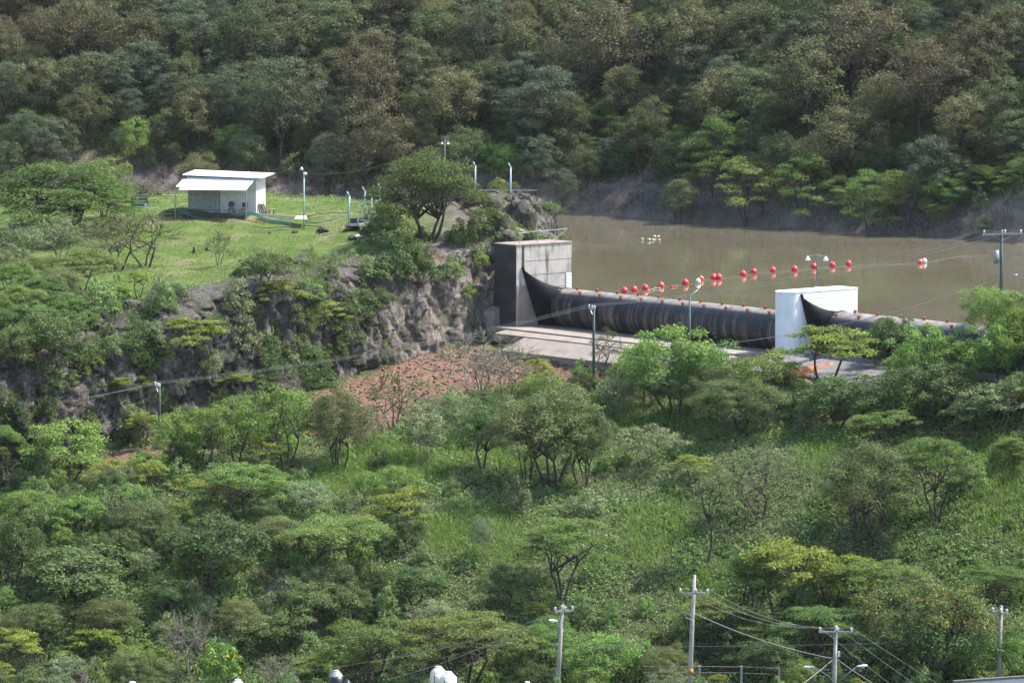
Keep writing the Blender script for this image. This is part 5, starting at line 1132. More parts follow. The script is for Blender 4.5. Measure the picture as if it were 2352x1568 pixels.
KINDS = {
    # kind: (dict for make_tree, number of variants)
    'aca': (dict(H=5.5, W=3.6, stems=3, fork=0.42, env='umbrella', npuff=62, prad=0.85, pflat=0.34, nleaf=200, llen=0.21, lwid=0.075, upness=0.62, mat='acacia', trunk_r=0.12, wide_low=0.42), 4),
    'acy': (dict(H=3.6, W=2.4, stems=2, fork=0.45, env='umbrella', npuff=30, prad=0.65, pflat=0.32, nleaf=150, llen=0.21, lwid=0.075, upness=0.62, mat='lime', trunk_r=0.085, wide_low=0.5), 3),
    'brt': (dict(H=5.0, W=2.6, stems=3, fork=0.3, env='round', npuff=42, prad=0.72, pflat=0.72, nleaf=160, llen=0.2, lwid=0.085, upness=0.45, mat='bright', trunk_r=0.09), 4),
    'fea': (dict(H=6.0, W=3.2, stems=4, fork=0.25, env='round', npuff=74, prad=0.85, pflat=0.75, nleaf=250, llen=0.2, lwid=0.055, upness=0.35, mat='feather', trunk_r=0.11, twigs=1), 3),
    'rnd': (dict(H=4.6, W=2.8, stems=2, fork=0.28, env='round', npuff=46, prad=0.78, pflat=0.75, nleaf=170, llen=0.21, lwid=0.1, upness=0.42, mat='dark', trunk_r=0.12), 4),
    'pal': (dict(H=3.6, W=2.4, stems=4, fork=0.3, env='round', npuff=36, prad=0.62, pflat=0.6, nleaf=110, llen=0.19, lwid=0.08, upness=0.5, mat='pale', trunk_r=0.06, bark=BARK_GREY, twigs=1), 3),
    'big': (dict(H=7.0, W=5.0, stems=4, fork=0.26, env='umbrella', npuff=150, prad=1.0, pflat=0.5, nleaf=150, llen=0.26, lwid=0.085, upness=0.55, mat='acacia', trunk_r=0.17, wide_low=0.75, twigs=1), 2),
    'bgd': (dict(H=7.0, W=4.6, stems=4, fork=0.26, env='umbrella', npuff=150, prad=1.0, pflat=0.55, nleaf=170, llen=0.2, lwid=0.08, upness=0.5, mat='deep', trunk_r=0.17, wide_low=0.75, twigs=1), 1),
    'spr': (dict(H=4.2, W=2.6, stems=3, fork=0.35, env='umbrella', npuff=38, prad=0.6, pflat=0.55, nleaf=34, llen=0.16, lwid=0.055, upness=0.5, mat='acacia', trunk_r=0.085, twigs=5, wide_low=0.5), 3),
    'bar': (dict(H=4.6, W=2.6, stems=4, fork=0.3, env='round', npuff=44, prad=0.55, pflat=0.8, nleaf=12, llen=0.18, lwid=0.08, upness=0.5, mat='bright', trunk_r=0.075, bark=BARK_GREY, twigs=8), 3),
    'tal': (dict(H=9.0, W=1.7, stems=1, fork=0.5, env='round', npuff=34, prad=0.6, pflat=0.6, nleaf=80, llen=0.24, lwid=0.07, upness=0.45, mat='feather', trunk_r=0.10), 1),
    'yel': (dict(H=7.0, W=3.6, stems=3, fork=0.2, env='round', npuff=84, prad=0.85, pflat=0.8, nleaf=240, llen=0.21, lwid=0.09, upness=0.4, mat='dark', trunk_r=0.14, extra=('amber', 0.16, 0.62)), 1),
    'flo': (dict(H=2.8, W=1.5, stems=3, fork=0.2, env='round', npuff=26, prad=0.5, pflat=0.8, nleaf=80, llen=0.24, lwid=0.11, upness=0.4, mat='bright', trunk_r=0.05, extra=('flower', 0.10, 0.3)), 1),
    'shr': (dict(H=1.7, W=1.3, stems=4, fork=0.2, env='dome', npuff=24, prad=0.42, pflat=0.8, nleaf=90, llen=0.19, lwid=0.085, upness=0.45, mat='herb', trunk_r=0.03), 4),
    'shp': (dict(H=1.6, W=1.3, stems=4, fork=0.2, env='dome', npuff=22, prad=0.42, pflat=0.8, nleaf=80, llen=0.18, lwid=0.08, upness=0.5, mat='pale', trunk_r=0.03, twigs=1), 3),
    'shb': (dict(H=1.8, W=1.3, stems=4, fork=0.2, env='dome', npuff=24, prad=0.42, pflat=0.8, nleaf=90, llen=0.2, lwid=0.08, upness=0.45, mat='bright', trunk_r=0.03), 3),
    'shd': (dict(H=1.8, W=1.4, stems=4, fork=0.2, env='dome', npuff=26, prad=0.45, pflat=0.8, nleaf=90, llen=0.2, lwid=0.095, upness=0.45, mat='dark', trunk_r=0.03), 3),
    'sht': (dict(H=1.8, W=1.4, stems=6, fork=0.25, env='dome', npuff=30, prad=0.4, pflat=0.9, nleaf=14, llen=0.28, lwid=0.035, upness=0.2, mat='twig', trunk_r=0.03, bark=BARK_GREY, twigs=7), 3),
    'hdr': (dict(H=8.5, W=3.3, stems=2, fork=0.28, env='round', npuff=52, prad=0.95, pflat=0.85, nleaf=150, llen=0.23, lwid=0.115, upness=0.4, mat='dry', trunk_r=0.13, twigs=1), 4),
    'hol': (dict(H=8.5, W=3.2, stems=2, fork=0.28, env='round', npuff=52, prad=0.95, pflat=0.85, nleaf=150, llen=0.23, lwid=0.115, upness=0.42, mat='olive', trunk_r=0.13, twigs=1), 4),
    'hgr': (dict(H=7.5, W=3.0, stems=2, fork=0.25, env='round', npuff=50, prad=0.95, pflat=0.75, nleaf=165, llen=0.22, lwid=0.1, upness=0.42, mat='hillgreen', trunk_r=0.13), 4),
    'hbl': (dict(H=8.0, W=2.9, stems=1, fork=0.22, env='round', npuff=50, prad=0.95, pflat=0.7, nleaf=150, llen=0.24, lwid=0.09, upness=0.42, mat='blue', trunk_r=0.13), 3),
    'hac': (dict(H=5.5, W=3.6, stems=3, fork=0.3, env='umbrella', npuff=46, prad=1.0, pflat=0.42, nleaf=160, llen=0.22, lwid=0.08, upness=0.6, mat='acacia', trunk_r=0.12, wide_low=0.6), 3),
}
NAMES = dict(bgd='acacia_tree', big='acacia_tree', aca='acacia_tree', acy='acacia_tree', brt='leafy_tree', fea='feathery_tree', rnd='broadleaf_tree', pal='grey_green_tree', spr='sparse_tree', bar='bare_tree', tal='slender_tree', yel='yellowing_tree', flo='flowering_bush',
             shr='shrub', shp='shrub', shb='shrub', shd='shrub', sht='twiggy_shrub', hdr='dry_leaved_tree', hol='olive_tree_crown', hgr='hillside_tree', hbl='blue_green_tree', hac='acacia_tree')
NAMES['hol'] = 'woodland_tree'
LOOK = dict(bgd='large dark green spreading tree', big='large broad dense acacia', aca='green spreading acacia', acy='lime-green flat-topped acacia', brt='bright green leafy tree', fea='olive feathery bushy tree', rnd='dark green dense tree', pal='pale grey-green tree', spr='thin-leaved tree with bare branches',
            bar='almost leafless grey tree', tal='slender tree on a tall thin trunk', yel='dark tree with amber leaves', flo='bush with yellow flowers', shr='green shrub', shp='pale grey-green shrub', shb='bright green shrub', shd='dark green shrub', sht='dry twiggy shrub',
            hdr='brown dry-leaved tree', hol='yellowish olive tree', hgr='mid green tree', hbl='bluish green round tree', hac='green flat-crowned tree')
VAR = {}
for kd, (prm, nvar) in KINDS.items():
    VAR[kd] = []
    for i in range(nvar):
        p = dict(prm); p['mat'] = LM[p['mat']]
        if p.get('extra'): p['extra'] = (LM[p['extra'][0]],) + p['extra'][1:]
        p['wide_low'] = p.get('wide_low', 0.35) * random.uniform(0.75, 1.35); p['pflat'] *= random.uniform(0.85, 1.2); p['fork'] *= random.uniform(0.8, 1.2); t, c = make_tree(kd, **p)
        VAR[kd].append((t, c, prm['H'], prm['W'] * 1.08 + prm['prad'] * 0.35))
TREES = []          # (object, kind, u, v, zone)
PLACED = []
def put_tree(kd, pos, height, width, zone):
    t, c, H, W = random.choice(VAR[kd])
    o = bpy.data.objects.new(NAMES[kd], None); o.empty_display_size = 0.3
    o.location = pos; o.rotation_euler = (random.gauss(0, 0.05), random.gauss(0, 0.05), random.uniform(0, 6.283))
    sx = width / (2 * W); sz = height / H
    f_ = random.uniform(0.86, 1.16); o.scale = (sx * f_, sx / f_, sz); link(o)
    a = bpy.data.objects.new('trunk', t); link(a, o); b = bpy.data.objects.new('crown', c); link(b, o)
    u, v = proj(Vector(pos) + Vector((0, 0, height * 0.6)))
    TREES.append((o, kd, u, v, zone)); PLACED.append((pos[0], pos[1], width / 2))
    return o
def tree_at(u, vbase, vtop, w, kd, zone='near slope'):
    p = hit(u, vbase); k = ppm(p.y); w = w * 1.12
    return put_tree(kd, p - Vector((0, 0, 0.1)), max(0.7, (vbase - vtop) / k), max(0.5, w / k), zone)
# ------------------------------------------------------------------ trees read off the photograph (crown middle u, foot v, top v, crown width)
NEAR = [
 # lawn and its edges
 (135, 537, 370, 350, 'big', 'lawn'), (238, 505, 362, 120, 'brt', 'lawn'), (140, 600, 497, 130, 'pal', 'lawn'), (272, 622, 492, 180, 'spr', 'lawn'), (335, 614, 490, 180, 'spr', 'lawn'),
 (190, 672, 572, 165, 'aca', 'lawn'), (102, 722, 636, 165, 'aca', 'lawn'), (502, 612, 530, 64, 'spr', 'lawn'), (318, 686, 620, 70, 'acy', 'lawn'), (378, 722, 640, 75, 'shr', 'lawn'),
 (18, 665, 555, 110, 'pal', 'lawn'), (35, 715, 600, 120, 'aca', 'lawn'), (15, 800, 690, 130, 'aca', 'cliff'), (-30, 640, 520, 130, 'rnd', 'lawn'), (240, 570, 520, 60, 'spr', 'lawn'),
 (60, 560, 500, 70, 'shr', 'lawn'), (310, 462, 415, 110, 'hol', 'lawn'), (350, 450, 405, 80, 'sht', 'lawn'), (755, 445, 400, 110, 'spr', 'lawn'),
 (60, 612, 520, 130, 'pal', 'lawn'), (45, 775, 655, 140, 'aca', 'lawn'), (150, 765, 672, 130, 'aca', 'lawn'), (225, 725, 645, 110, 'shr', 'lawn'), (268, 700, 640, 90, 'shb', 'lawn'), (60, 690, 590, 120, 'aca', 'lawn'), (140, 705, 612, 130, 'fea', 'lawn'), (8, 605, 520, 100, 'shp', 'lawn'), (215, 610, 545, 90, 'pal', 'lawn'),
 # cliff
 (110, 850, 712, 190, 'rnd', 'cliff'), (30, 870, 745, 120, 'rnd', 'cliff'), (185, 800, 712, 90, 'aca', 'cliff'), (80, 780, 690, 110, 'aca', 'cliff'), (640, 712, 636, 105, 'acy', 'cliff'), (440, 828, 722, 145, 'acy', 'cliff'), (615, 665, 572, 130, 'rnd', 'cliff'),
 (740, 765, 686, 105, 'acy', 'cliff'), (842, 745, 660, 130, 'rnd', 'cliff'), (800, 720, 672, 70, 'shr', 'cliff'), (700, 690, 640, 80, 'shr', 'cliff'), (545, 720, 650, 90, 'shp', 'cliff'), (560, 800, 730, 80, 'shp', 'cliff'),
 (275, 905, 860, 70, 'acy', 'cliff'), (330, 900, 858, 50, 'acy', 'cliff'), (540, 890, 850, 90, 'acy', 'cliff'), (900, 640, 560, 110, 'shd', 'cliff'), (850, 640, 590, 80, 'shr', 'cliff'), (960, 640, 575, 90, 'shd', 'cliff'),
 (985, 556, 345, 270, 'bgd', 'cliff'), (905, 520, 440, 80, 'shd', 'cliff'), (1060, 560, 505, 70, 'shd', 'cliff'), (1140, 400, 330, 100, 'brt', 'cliff'), (870, 550, 490, 90, 'shd', 'cliff'), (940, 610, 540, 70, 'shd', 'cliff'),
 (480, 860, 800, 70, 'shp', 'cliff'), (250, 820, 770, 60, 'shr', 'cliff'), (350, 780, 730, 60, 'shp', 'cliff'), (660, 840, 780, 70, 'shp', 'cliff'), (770, 830, 770, 70, 'shd', 'cliff'), (100, 960, 890, 90, 'shd', 'cliff'),
 (300, 990, 920, 80, 'shp', 'cliff'), (200, 1000, 930, 70, 'shd', 'cliff'), (1040, 640, 590, 60, 'shr', 'cliff'), (1100, 610, 570, 50, 'shb', 'cliff'), (1180, 545, 515, 40, 'shb', 'cliff'), (1080, 680, 650, 40, 'shb', 'cliff'), (420, 690, 650, 60, 'shp', 'cliff'),
 # strip beside the red soil
 (150, 1118, 962, 230, 'brt', 'near slope'), (15, 1095, 975, 100, 'aca', 'near slope'), (248, 1120, 1048, 110, 'acy', 'near slope'), (395, 1092, 945, 130, 'brt', 'near slope'), (470, 1082, 925, 150, 'brt', 'near slope'), (545, 1068, 905, 130, 'brt', 'near slope'),
 (330, 1030, 945, 90, 'acy', 'near slope'), (655, 1072, 882, 165, 'brt', 'near slope'), (575, 990, 895, 90, 'spr', 'near slope'), (780, 1080, 888, 165, 'fea', 'near slope'), (905, 985, 845, 140, 'spr', 'near slope'), (850, 1020, 930, 110, 'bar', 'near slope'),
 (975, 1066, 925, 150, 'pal', 'near slope'), (1045, 1010, 900, 120, 'pal', 'near slope'), (1100, 925, 765, 190, 'bar', 'near slope'), (1165, 915, 790, 150, 'bar', 'near slope'), (1110, 1085, 925, 140, 'rnd', 'near slope'),
 (1275, 1120, 875, 270, 'fea', 'near slope'), (1210, 1110, 910, 150, 'fea', 'near slope'), (1340, 1120, 930, 150, 'fea', 'near slope'), (1240, 930, 862, 90, 'brt', 'near slope'), (1385, 865, 758, 95, 'spr', 'near slope'), (1545, 955, 748, 230, 'brt', 'near slope'), (1480, 930, 785, 140, 'brt', 'near slope'), (1625, 945, 785, 170, 'brt', 'near slope'), (1560, 960, 830, 130, 'pal', 'near slope'), (1800, 930, 835, 110, 'brt', 'near slope'),
 (1430, 965, 848, 130, 'pal', 'near slope'), (1640, 965, 830, 150, 'fea', 'near slope'), (1735, 965, 812, 150, 'brt', 'near slope'), (1690, 1010, 865, 190, 'fea', 'near slope'), (1490, 1078, 975, 165, 'pal', 'near slope'), (1340, 880, 830, 70, 'shb', 'near slope'),
 # right bank
 (1900, 890, 750, 210, 'acy', 'right bank'), (2045, 870, 728, 130, 'rnd', 'right bank'), (2255, 790, 652, 150, 'brt', 'right bank'), (2330, 815, 668, 130, 'brt', 'right bank'), (2140, 910, 738, 160, 'brt', 'right bank'), (2205, 905, 770, 150, 'brt', 'right bank'),
 (2295, 905, 728, 150, 'brt', 'right bank'), (2350, 880, 712, 140, 'brt', 'right bank'), (2080, 920, 815, 110, 'brt', 'right bank'), (1925, 985, 862, 200, 'rnd', 'right bank'), (2050, 1000, 855, 190, 'rnd', 'right bank'), (2160, 975, 830, 190, 'rnd', 'right bank'), (2290, 990, 880, 190, 'pal', 'right bank'),
 (1860, 960, 890, 110, 'shr', 'right bank'), (2030, 1035, 938, 170, 'aca', 'right bank'), (2240, 1000, 915, 120, 'rnd', 'right bank'), (2345, 960, 850, 130, 'rnd', 'right bank'),
 # open slope
 (1985, 1250, 1015, 270, 'fea', 'near slope'), (2150, 1205, 1005, 190, 'aca', 'near slope'), (1618, 1302, 1045, 110, 'tal', 'near slope'), (1745, 1195, 1045, 190, 'spr', 'near slope'), (1680, 1195, 1075, 100, 'pal', 'near slope'), (1590, 1110, 1040, 120, 'acy', 'near slope'),
 (1290, 1388, 1190, 230, 'aca', 'near slope'), (555, 1195, 1062, 215, 'aca', 'near slope'), (925, 1235, 1118, 170, 'acy', 'near slope'), (775, 1340, 1185, 260, 'aca', 'near slope'), (500, 1362, 1185, 250, 'rnd', 'near slope'), (180, 1372, 1258, 280, 'rnd', 'near slope'), (30, 1340, 1190, 130, 'rnd', 'near slope'),
 (400, 1420, 1328, 120, 'rnd', 'near slope'), (1350, 1185, 1130, 90, 'shp', 'near slope'), (1190, 1180, 1100, 80, 'shp', 'near slope'), (930, 1140, 1085, 110, 'shr', 'near slope'), (870, 1080, 1030, 60, 'shd', 'near slope'), (1110, 1290, 1180, 70, 'pal', 'near slope'), (1160, 1400, 1290, 110, 'rnd', 'near slope'),
 (1070, 1580, 1405, 300, 'aca', 'near slope'), (860, 1585, 1420, 240, 'aca', 'near slope'), (1250, 1570, 1430, 150, 'aca', 'near slope'), (1390, 1590, 1455, 210, 'brt', 'near slope'), (1800, 1460, 1240, 270, 'acy', 'near slope'), (1720, 1440, 1270, 180, 'aca', 'near slope'), (1640, 1510, 1372, 230, 'aca', 'near slope'),
 (2145, 1590, 1345, 290, 'yel', 'near slope'), (2000, 1420, 1285, 230, 'aca', 'near slope'), (1920, 1400, 1270, 200, 'acy', 'near slope'), (1880, 1530, 1390, 190, 'aca', 'near slope'), (2310, 1590, 1440, 130, 'brt', 'near slope'), (510, 1600, 1470, 100, 'flo', 'near slope'), (430, 1560, 1400, 130, 'bar', 'near slope'),
 (160, 1580, 1500, 120, 'pal', 'near slope'), (310, 1590, 1490, 140, 'fea', 'near slope'), (2290, 1400, 1300, 150, 'aca', 'near slope'), (1990, 1570, 1450, 150, 'rnd', 'near slope'), (1760, 1570, 1460, 150, 'rnd', 'near slope'), (1890, 1235, 1195, 50, 'shd', 'near slope'),
 (640, 1510, 1400, 170, 'rnd', 'near slope'), (720, 1450, 1330, 170, 'rnd', 'near slope'), (560, 1470, 1370, 150, 'fea', 'near slope'), (90, 1480, 1380, 170, 'fea', 'near slope'), (250, 1470, 1370, 170, 'fea', 'near slope'), (30, 1560, 1440, 130, 'acy', 'near slope'), (230, 1540, 1440, 150, 'acy', 'near slope'),
 (640, 1590, 1500, 120, 'bar', 'near slope'), (740, 1590, 1490, 130, 'acy', 'near slope'), (950, 1400, 1300, 150, 'rnd', 'near slope'), (1000, 1480, 1370, 130, 'pal', 'near slope'), (330, 1250, 1150, 170, 'fea', 'near slope'), (180, 1230, 1140, 150, 'brt', 'near slope'), (60, 1210, 1120, 130, 'brt', 'near slope'),
 (430, 1180, 1090, 120, 'acy', 'near slope'), (300, 1180, 1110, 100, 'brt', 'near slope'), (700, 1200, 1100, 130, 'pal', 'near slope'), (640, 1260, 1180, 130, 'fea', 'near slope'), (2230, 1120, 1050, 100, 'shr', 'near slope'), (2330, 1080, 1010, 110, 'aca', 'near slope'),
]
for u, vb, vt, w, kd, zone in NEAR: tree_at(u, vb, vt, w, kd, zone)

# crowns on the hill beyond the water (crown middle u, top v, crown width, kind)
FAR = [
 (30, 75, 120, 'hol'), (180, -20, 180, 'hdr'), (95, 130, 140, 'hol'), (200, 115, 150, 'hol'), (300, 20, 150, 'hdr'), (60, 255, 120, 'hgr'), (115, 262, 120, 'hbl'), (200, 200, 120, 'hol'), (400, 40, 130, 'hgr'), (430, 120, 110, 'hgr'), (560, 8, 170, 'hgr'),
 (690, 30, 165, 'hol'), (770, -10, 170, 'hgr'), (640, 115, 200, 'hbl'), (515, 150, 120, 'hbl'), (440, 200, 130, 'hol'), (310, 268, 100, 'brt'), (380, 240, 100, 'hgr'), (650, 195, 130, 'hol'), (760, 205, 120, 'hbl'), (850, 105, 190, 'hdr'), (700, 190, 120, 'hdr'),
 (860, 235, 190, 'hdr'), (1040, 145, 165, 'hol'), (990, 10, 150, 'hgr'), (1110, -20, 150, 'hbl'), (1140, 120, 120, 'hgr'), (1200, 40, 160, 'hol'), (1250, 140, 170, 'hbl'), (1385, -10, 220, 'hdr'), (1385, 232, 140, 'hac'), (1300, 210, 140, 'hgr'), (1420, 148, 130, 'hol'),
 (1540, 175, 100, 'hol'), (1645, 160, 160, 'hol'), (1660, 262, 190, 'hac'), (1760, 95, 130, 'hgr'), (1600, 10, 170, 'hol'), (1730, -10, 160, 'hgr'), (1870, 85, 210, 'hol'), (1980, -10, 230, 'hdr'), (2130, 95, 190, 'hdr'), (2020, 170, 150, 'hol'), (2200, 210, 160, 'hol'),
 (2310, 115, 130, 'hgr'), (2335, 240, 130, 'hgr'), (2000, 380, 180, 'hac'), (1640, 330, 150, 'hac'), (1720, 355, 200, 'hac'), (1850, 350, 190, 'hac'), (2080, 380, 190, 'hac'), (2140, 300, 140, 'hbl'), (2260, 370, 180, 'hac'), (1230, 300, 110, 'hbl'), (1340, 330, 90, 'hgr'),
 (1480, 250, 130, 'hgr'), (1550, 300, 120, 'hgr'), (1930, 240, 170, 'hol'), (2240, 20, 170, 'hdr'), (2330, 0, 140, 'hol'), (1860, -20, 160, 'hgr'), (1500, 20, 140, 'hac'), (760, 300, 110, 'hbl'), (450, 350, 110, 'hol'), (570, 290, 120, 'hgr'), (960, 270, 110, 'hol'), (20, 330, 110, 'hgr'), (1060, 290, 120, 'hgr'),
 (1160, 335, 90, 'brt'), (1790, 300, 130, 'hgr'), (2340, 400, 130, 'hac'), (1930, 400, 130, 'hac'), (2170, 400, 130, 'hac'), (1560, 400, 110, 'hgr'), (1290, 380, 80, 'hbl'),
]
HR = dict(hdr=1.15, hol=1.15, hgr=1.1, hbl=1.35, hac=0.75, brt=1.1)
for u, vt, w, kd in FAR:
    vb = vt + w * HR[kd] * 1.05; p = ground_hit(u, vb, 500.0); kk = ppm(p.y)
    if proj(p)[1] < vb - 12: vb = proj(p)[1]
    put_tree(kd, p - Vector((0, 0, 0.2)), max(2.5, (vb - vt) / kk), w / kk, 'far hillside')
def near_any(x, y, f, lst):
    for a, b, r in lst:
        if (a - x) ** 2 + (b - y) ** 2 < (f * r) ** 2: return True
    return False
farn = fbm(np.array([0.0]), np.array([0.0]))
cnt = 0
for _ in range(5000):
    Xr = random.uniform(-62, 62); qq = 6.0 + 42 * random.random(); Yr = float(shore(Xr)) + qq
    if abs(Xr) > Yr * 1290 / FV: continue
    if proj((Xr, Yr, gz(Xr, Yr)))[1] < -25: continue
    if near_any(Xr, Yr, 0.66, PLACED) or any((a - Xr) ** 2 + (b - Yr) ** 2 < 7.0 for a, b, r in PLACED): continue
    nn = float(fbm(np.array([Xr * 0.07]), np.array([Yr * 0.07]), o=2, seed=77)[0]) + random.uniform(-0.25, 0.25)
    kd = 'hdr' if nn > 0.22 else 'hol' if nn > 0.0 else 'hgr' if nn > -0.25 else 'hbl'
    if qq < 10: kd = random.choice(('hac', 'hgr', 'hbl', 'hgr'))
    hgt = random.uniform(4.5, 8.0) * (0.65 if qq < 10 else 1); put_tree(kd, (Xr, Yr, gz(Xr, Yr) - 0.2), hgt, hgt * random.uniform(0.75, 0.95) * (1.3 if kd == 'hac' else 1), 'far hillside'); cnt += 1
# dry shrubs on the far shore and behind the lawn
for _ in range(900):
    Xr = random.uniform(-60, 60); Yr = float(shore(Xr)) + random.uniform(1.0, 6.5)
    if any((a - Xr) ** 2 + (b - Yr) ** 2 < 3.6 for a, b, r in PLACED): continue
    if sum(1 for t in TREES if t[4] == 'far shore') > 85: break
    w = random.uniform(1.2, 2.6); put_tree(random.choice(('sht', 'sht', 'sht', 'sht', 'shp')), (Xr, Yr, gz(Xr, Yr) - 0.1), w * random.uniform(0.6, 1.0), w, 'far shore')
# shrubs rooted on the rock face and its ragged upper edge
cl = cv.reshape(nh, ns, 3)
for _ in range(1500):
    if sum(1 for t in TREES if t[4] == 'cliff') > 100: break
    i, j = random.randrange(6, nh), random.randrange(0, ns); x_, y_, z_ = cl[i, j]
    u, v = proj((x_, y_, z_)); s_, t_ = st(x_, y_)
    if not (-60 < u < 1180 and v < 1150) or (i > nh * 0.78 and random.random() < 0.5): continue
    if math.hypot(x_ - O.x, y_ - O.y) < 13 and i < nh * 0.75: continue
    if fbm(np.array([x_ * 0.25]), np.array([z_ * 0.3]), o=2, seed=7)[0] < -0.12: continue
    if any((a - x_) ** 2 + (b - y_) ** 2 < 0.8 for a, b, r in PLACED): continue
    w = random.uniform(1.1, 2.4); kd = random.choices(('shd', 'shr', 'shp', 'sht', 'fea', 'acy'), (4, 3, 3, 2, 1.5, 1))[0]
    put_tree(kd, (x_, y_ + 0.2, z_ - 0.25), w * random.uniform(0.65, 1.0), w, 'cliff')
for _ in range(700):
    if sum(1 for t in TREES if t[4] == 'cliff') > 125: break
    x_ = random.uniform(-48, 2); y_ = random.uniform(400, 446); sd_ = float(sdist(np.array([x_]), np.array([y_]), POLY)[0])
    if x_ > -7.5 or not 5.5 < sd_ < 8.5 or any((a - x_) ** 2 + (b - y_) ** 2 < 1.6 for a, b, r in PLACED): continue
    w = random.uniform(0.9, 2.0); put_tree(random.choice(('shd', 'shr', 'shp', 'shb', 'sht')), (x_, y_, gz(x_, y_) - 0.15), w * random.uniform(0.5, 0.85), w, 'cliff')
# shrubs that fill the near slope between the trees
GRASS = [gpoly(p) for p in (
 [(690, 1110), (760, 1060), (860, 1010), (960, 1040), (1050, 1075), (1010, 1110), (880, 1130), (720, 1150)],
 [(1020, 1000), (1090, 980), (1180, 1010), (1260, 1050), (1250, 1085), (1130, 1085), (1040, 1060)],
 [(960, 1210), (1050, 1165), (1180, 1180), (1220, 1230), (1190, 1300), (1080, 1310), (980, 1270)],
 [(1370, 960), (1450, 935), (1560, 960), (1600, 990), (1480, 1000), (1390, 1000)],
 [(1830, 1020), (1950, 1000), (2000, 1050), (1900, 1100), (1840, 1080)],
 [(2180, 1030), (2352, 1000), (2400, 1120), (2352, 1240), (2240, 1230), (2200, 1120)],
 [(1430, 1180), (1560, 1150), (1600, 1230), (1500, 1330), (1420, 1300)],
 [(1560, 1330), (1660, 1310), (1660, 1400), (1560, 1420)])]
def in_grass(x, y): return any(float(sdist(np.array([x]), np.array([y]), g)[0]) > -1.2 for g in GRASS)
def on_dam(x, y, m=0.0):
    s, t = st(x, y); return -5 < s < 50 and t > -7.5 - m
for _ in range(2600):
    Xr = random.uniform(-52, 52); Yr = random.uniform(350, 414)
    u, v = proj((Xr, Yr, gz(Xr, Yr)))
    if not (-60 < u < 2410 and v < 1640): continue
    if float(sdist(np.array([Xr]), np.array([Yr]), POLY)[0]) > -0.8 or on_dam(Xr, Yr): continue
    if float(sdist(np.array([Xr]), np.array([Yr]), SOIL)[0]) > -0.5 or float(sdist(np.array([Xr]), np.array([Yr]), SOIL2)[0]) > -0.5 or float(sdist(np.array([Xr]), np.array([Yr]), SOIL3)[0]) > 0: continue
    grs = in_grass(Xr, Yr)
    if grs and random.random() < 0.93: continue
    if any((a - Xr) ** 2 + (b - Yr) ** 2 < min(5.0, (0.62 * r + 1.0) ** 2) for a, b, r in PLACED): continue
    openr = u > 980 and 1000 < v < 1420
    if openr and random.random() < 0.8: continue
    kd = random.choices(('shr', 'shp', 'shb', 'shd', 'brt', 'pal', 'fea', 'rnd', 'acy', 'sht'), (6, 4, 4, 4, 2, 2, 2, 2, 1.5, 1.0))[0]
    if openr: kd = random.choice(('shr', 'shp', 'shb'))
    w = random.uniform(1.6, 3.2) if not openr else random.uniform(0.8, 1.6)
    if kd in ('brt', 'pal', 'fea', 'rnd'): w *= 1.25
    hgt = w * random.uniform(0.7, 1.0); put_tree(kd, (Xr, Yr, gz(Xr, Yr) - 0.12), hgt, w, 'near slope')


# ------------------------------------------------------------------ growth nobody could count
def scatter(n, x0, x1, y0, y1, ok):
    x = rng.uniform(x0, x1, n); y = rng.uniform(y0, y1, n)
    keep = np.abs(x) < y * 1240 / FV; x, y = x[keep], y[keep]
    keep = ok(x, y); x, y = x[keep], y[keep]; return x, y, zf(x, y)
def clump_quads(x, y, z, per, rad, hgt, llen, lwid, up=0.6):
    n = len(x); c = np.repeat(np.stack([x, y, z], 1), per, 0); m = len(c)
    sz = np.repeat(rng.uniform(0.6, 1.4, (n, 1)), per, 0)
    off = rng.normal(size=(m, 3)) * np.array((rad, rad, 0)) * 0.6 * sz
    h = rng.uniform(0.05, 1.0, m) * hgt * sz[:, 0] * np.exp(-(off[:, 0] ** 2 + off[:, 1] ** 2) / (rad * rad))
    c = c + off; c[:, 2] += h + 0.03
    nrm = unit(np.array((0, 0, 1.0)) * up + rng.normal(size=(m, 3)) * 0.5)
    return leaf_quads(c, nrm, llen, lwid)
def blades(x, y, z, h, w, lean=0.35):
    n = len(x); c = np.stack([x, y, z - 0.03], 1)
    hh_ = h * rng.uniform(0.5, 1.25, (n, 1)); a = rng.uniform(0, 6.283, n)
    side = np.stack([np.cos(a), np.sin(a), np.zeros(n)], 1) * w * rng.uniform(0.7, 1.3, (n, 1)) / 2
    ln = rng.normal(size=(n, 3)) * lean * hh_; ln[:, 2] = 0
    midp = c + np.array((0, 0, 1.0)) * hh_ * 0.55 + ln * 0.35; tip = c + np.array((0, 0, 1.0)) * hh_ + ln
    return np.stack([c - side * 0.6, midp - side, tip, midp + side], 1).reshape(-1, 3)
def stuff(name, quads, mat, label, cat):
    o = link(bpy.data.objects.new(name, leaf_mesh(name, quads, mat))); tag(o, label, cat, kind='stuff'); return o
def msk_near(x, y):
    s, t = st(x, y)
    return (sdist(x, y, POLY) < -0.2) & ~((s > -5) & (s < 50) & (t > -7.0)) & (sdist(x, y, SOIL) < -0.3 + 1.2 * rng.random(len(x)) ** 6) & (sdist(x, y, SOIL2) < 0.0) & (sdist(x, y, SOIL3) < -0.2)
def grass_d(x, y):
    r = np.full(len(x), -99.0)
    for g in GRASS: r = np.maximum(r, sdist(x, y, g))
    return r
x, y, z = scatter(86000, -52, 52, 349, 416, lambda a, b: msk_near(a, b) & ((grass_d(a, b) < 0.4) | (rng.random(len(a)) < 0.35)))
nz = fbm(x * 0.3, y * 0.3, o=3, seed=51)
k1 = nz > -0.05
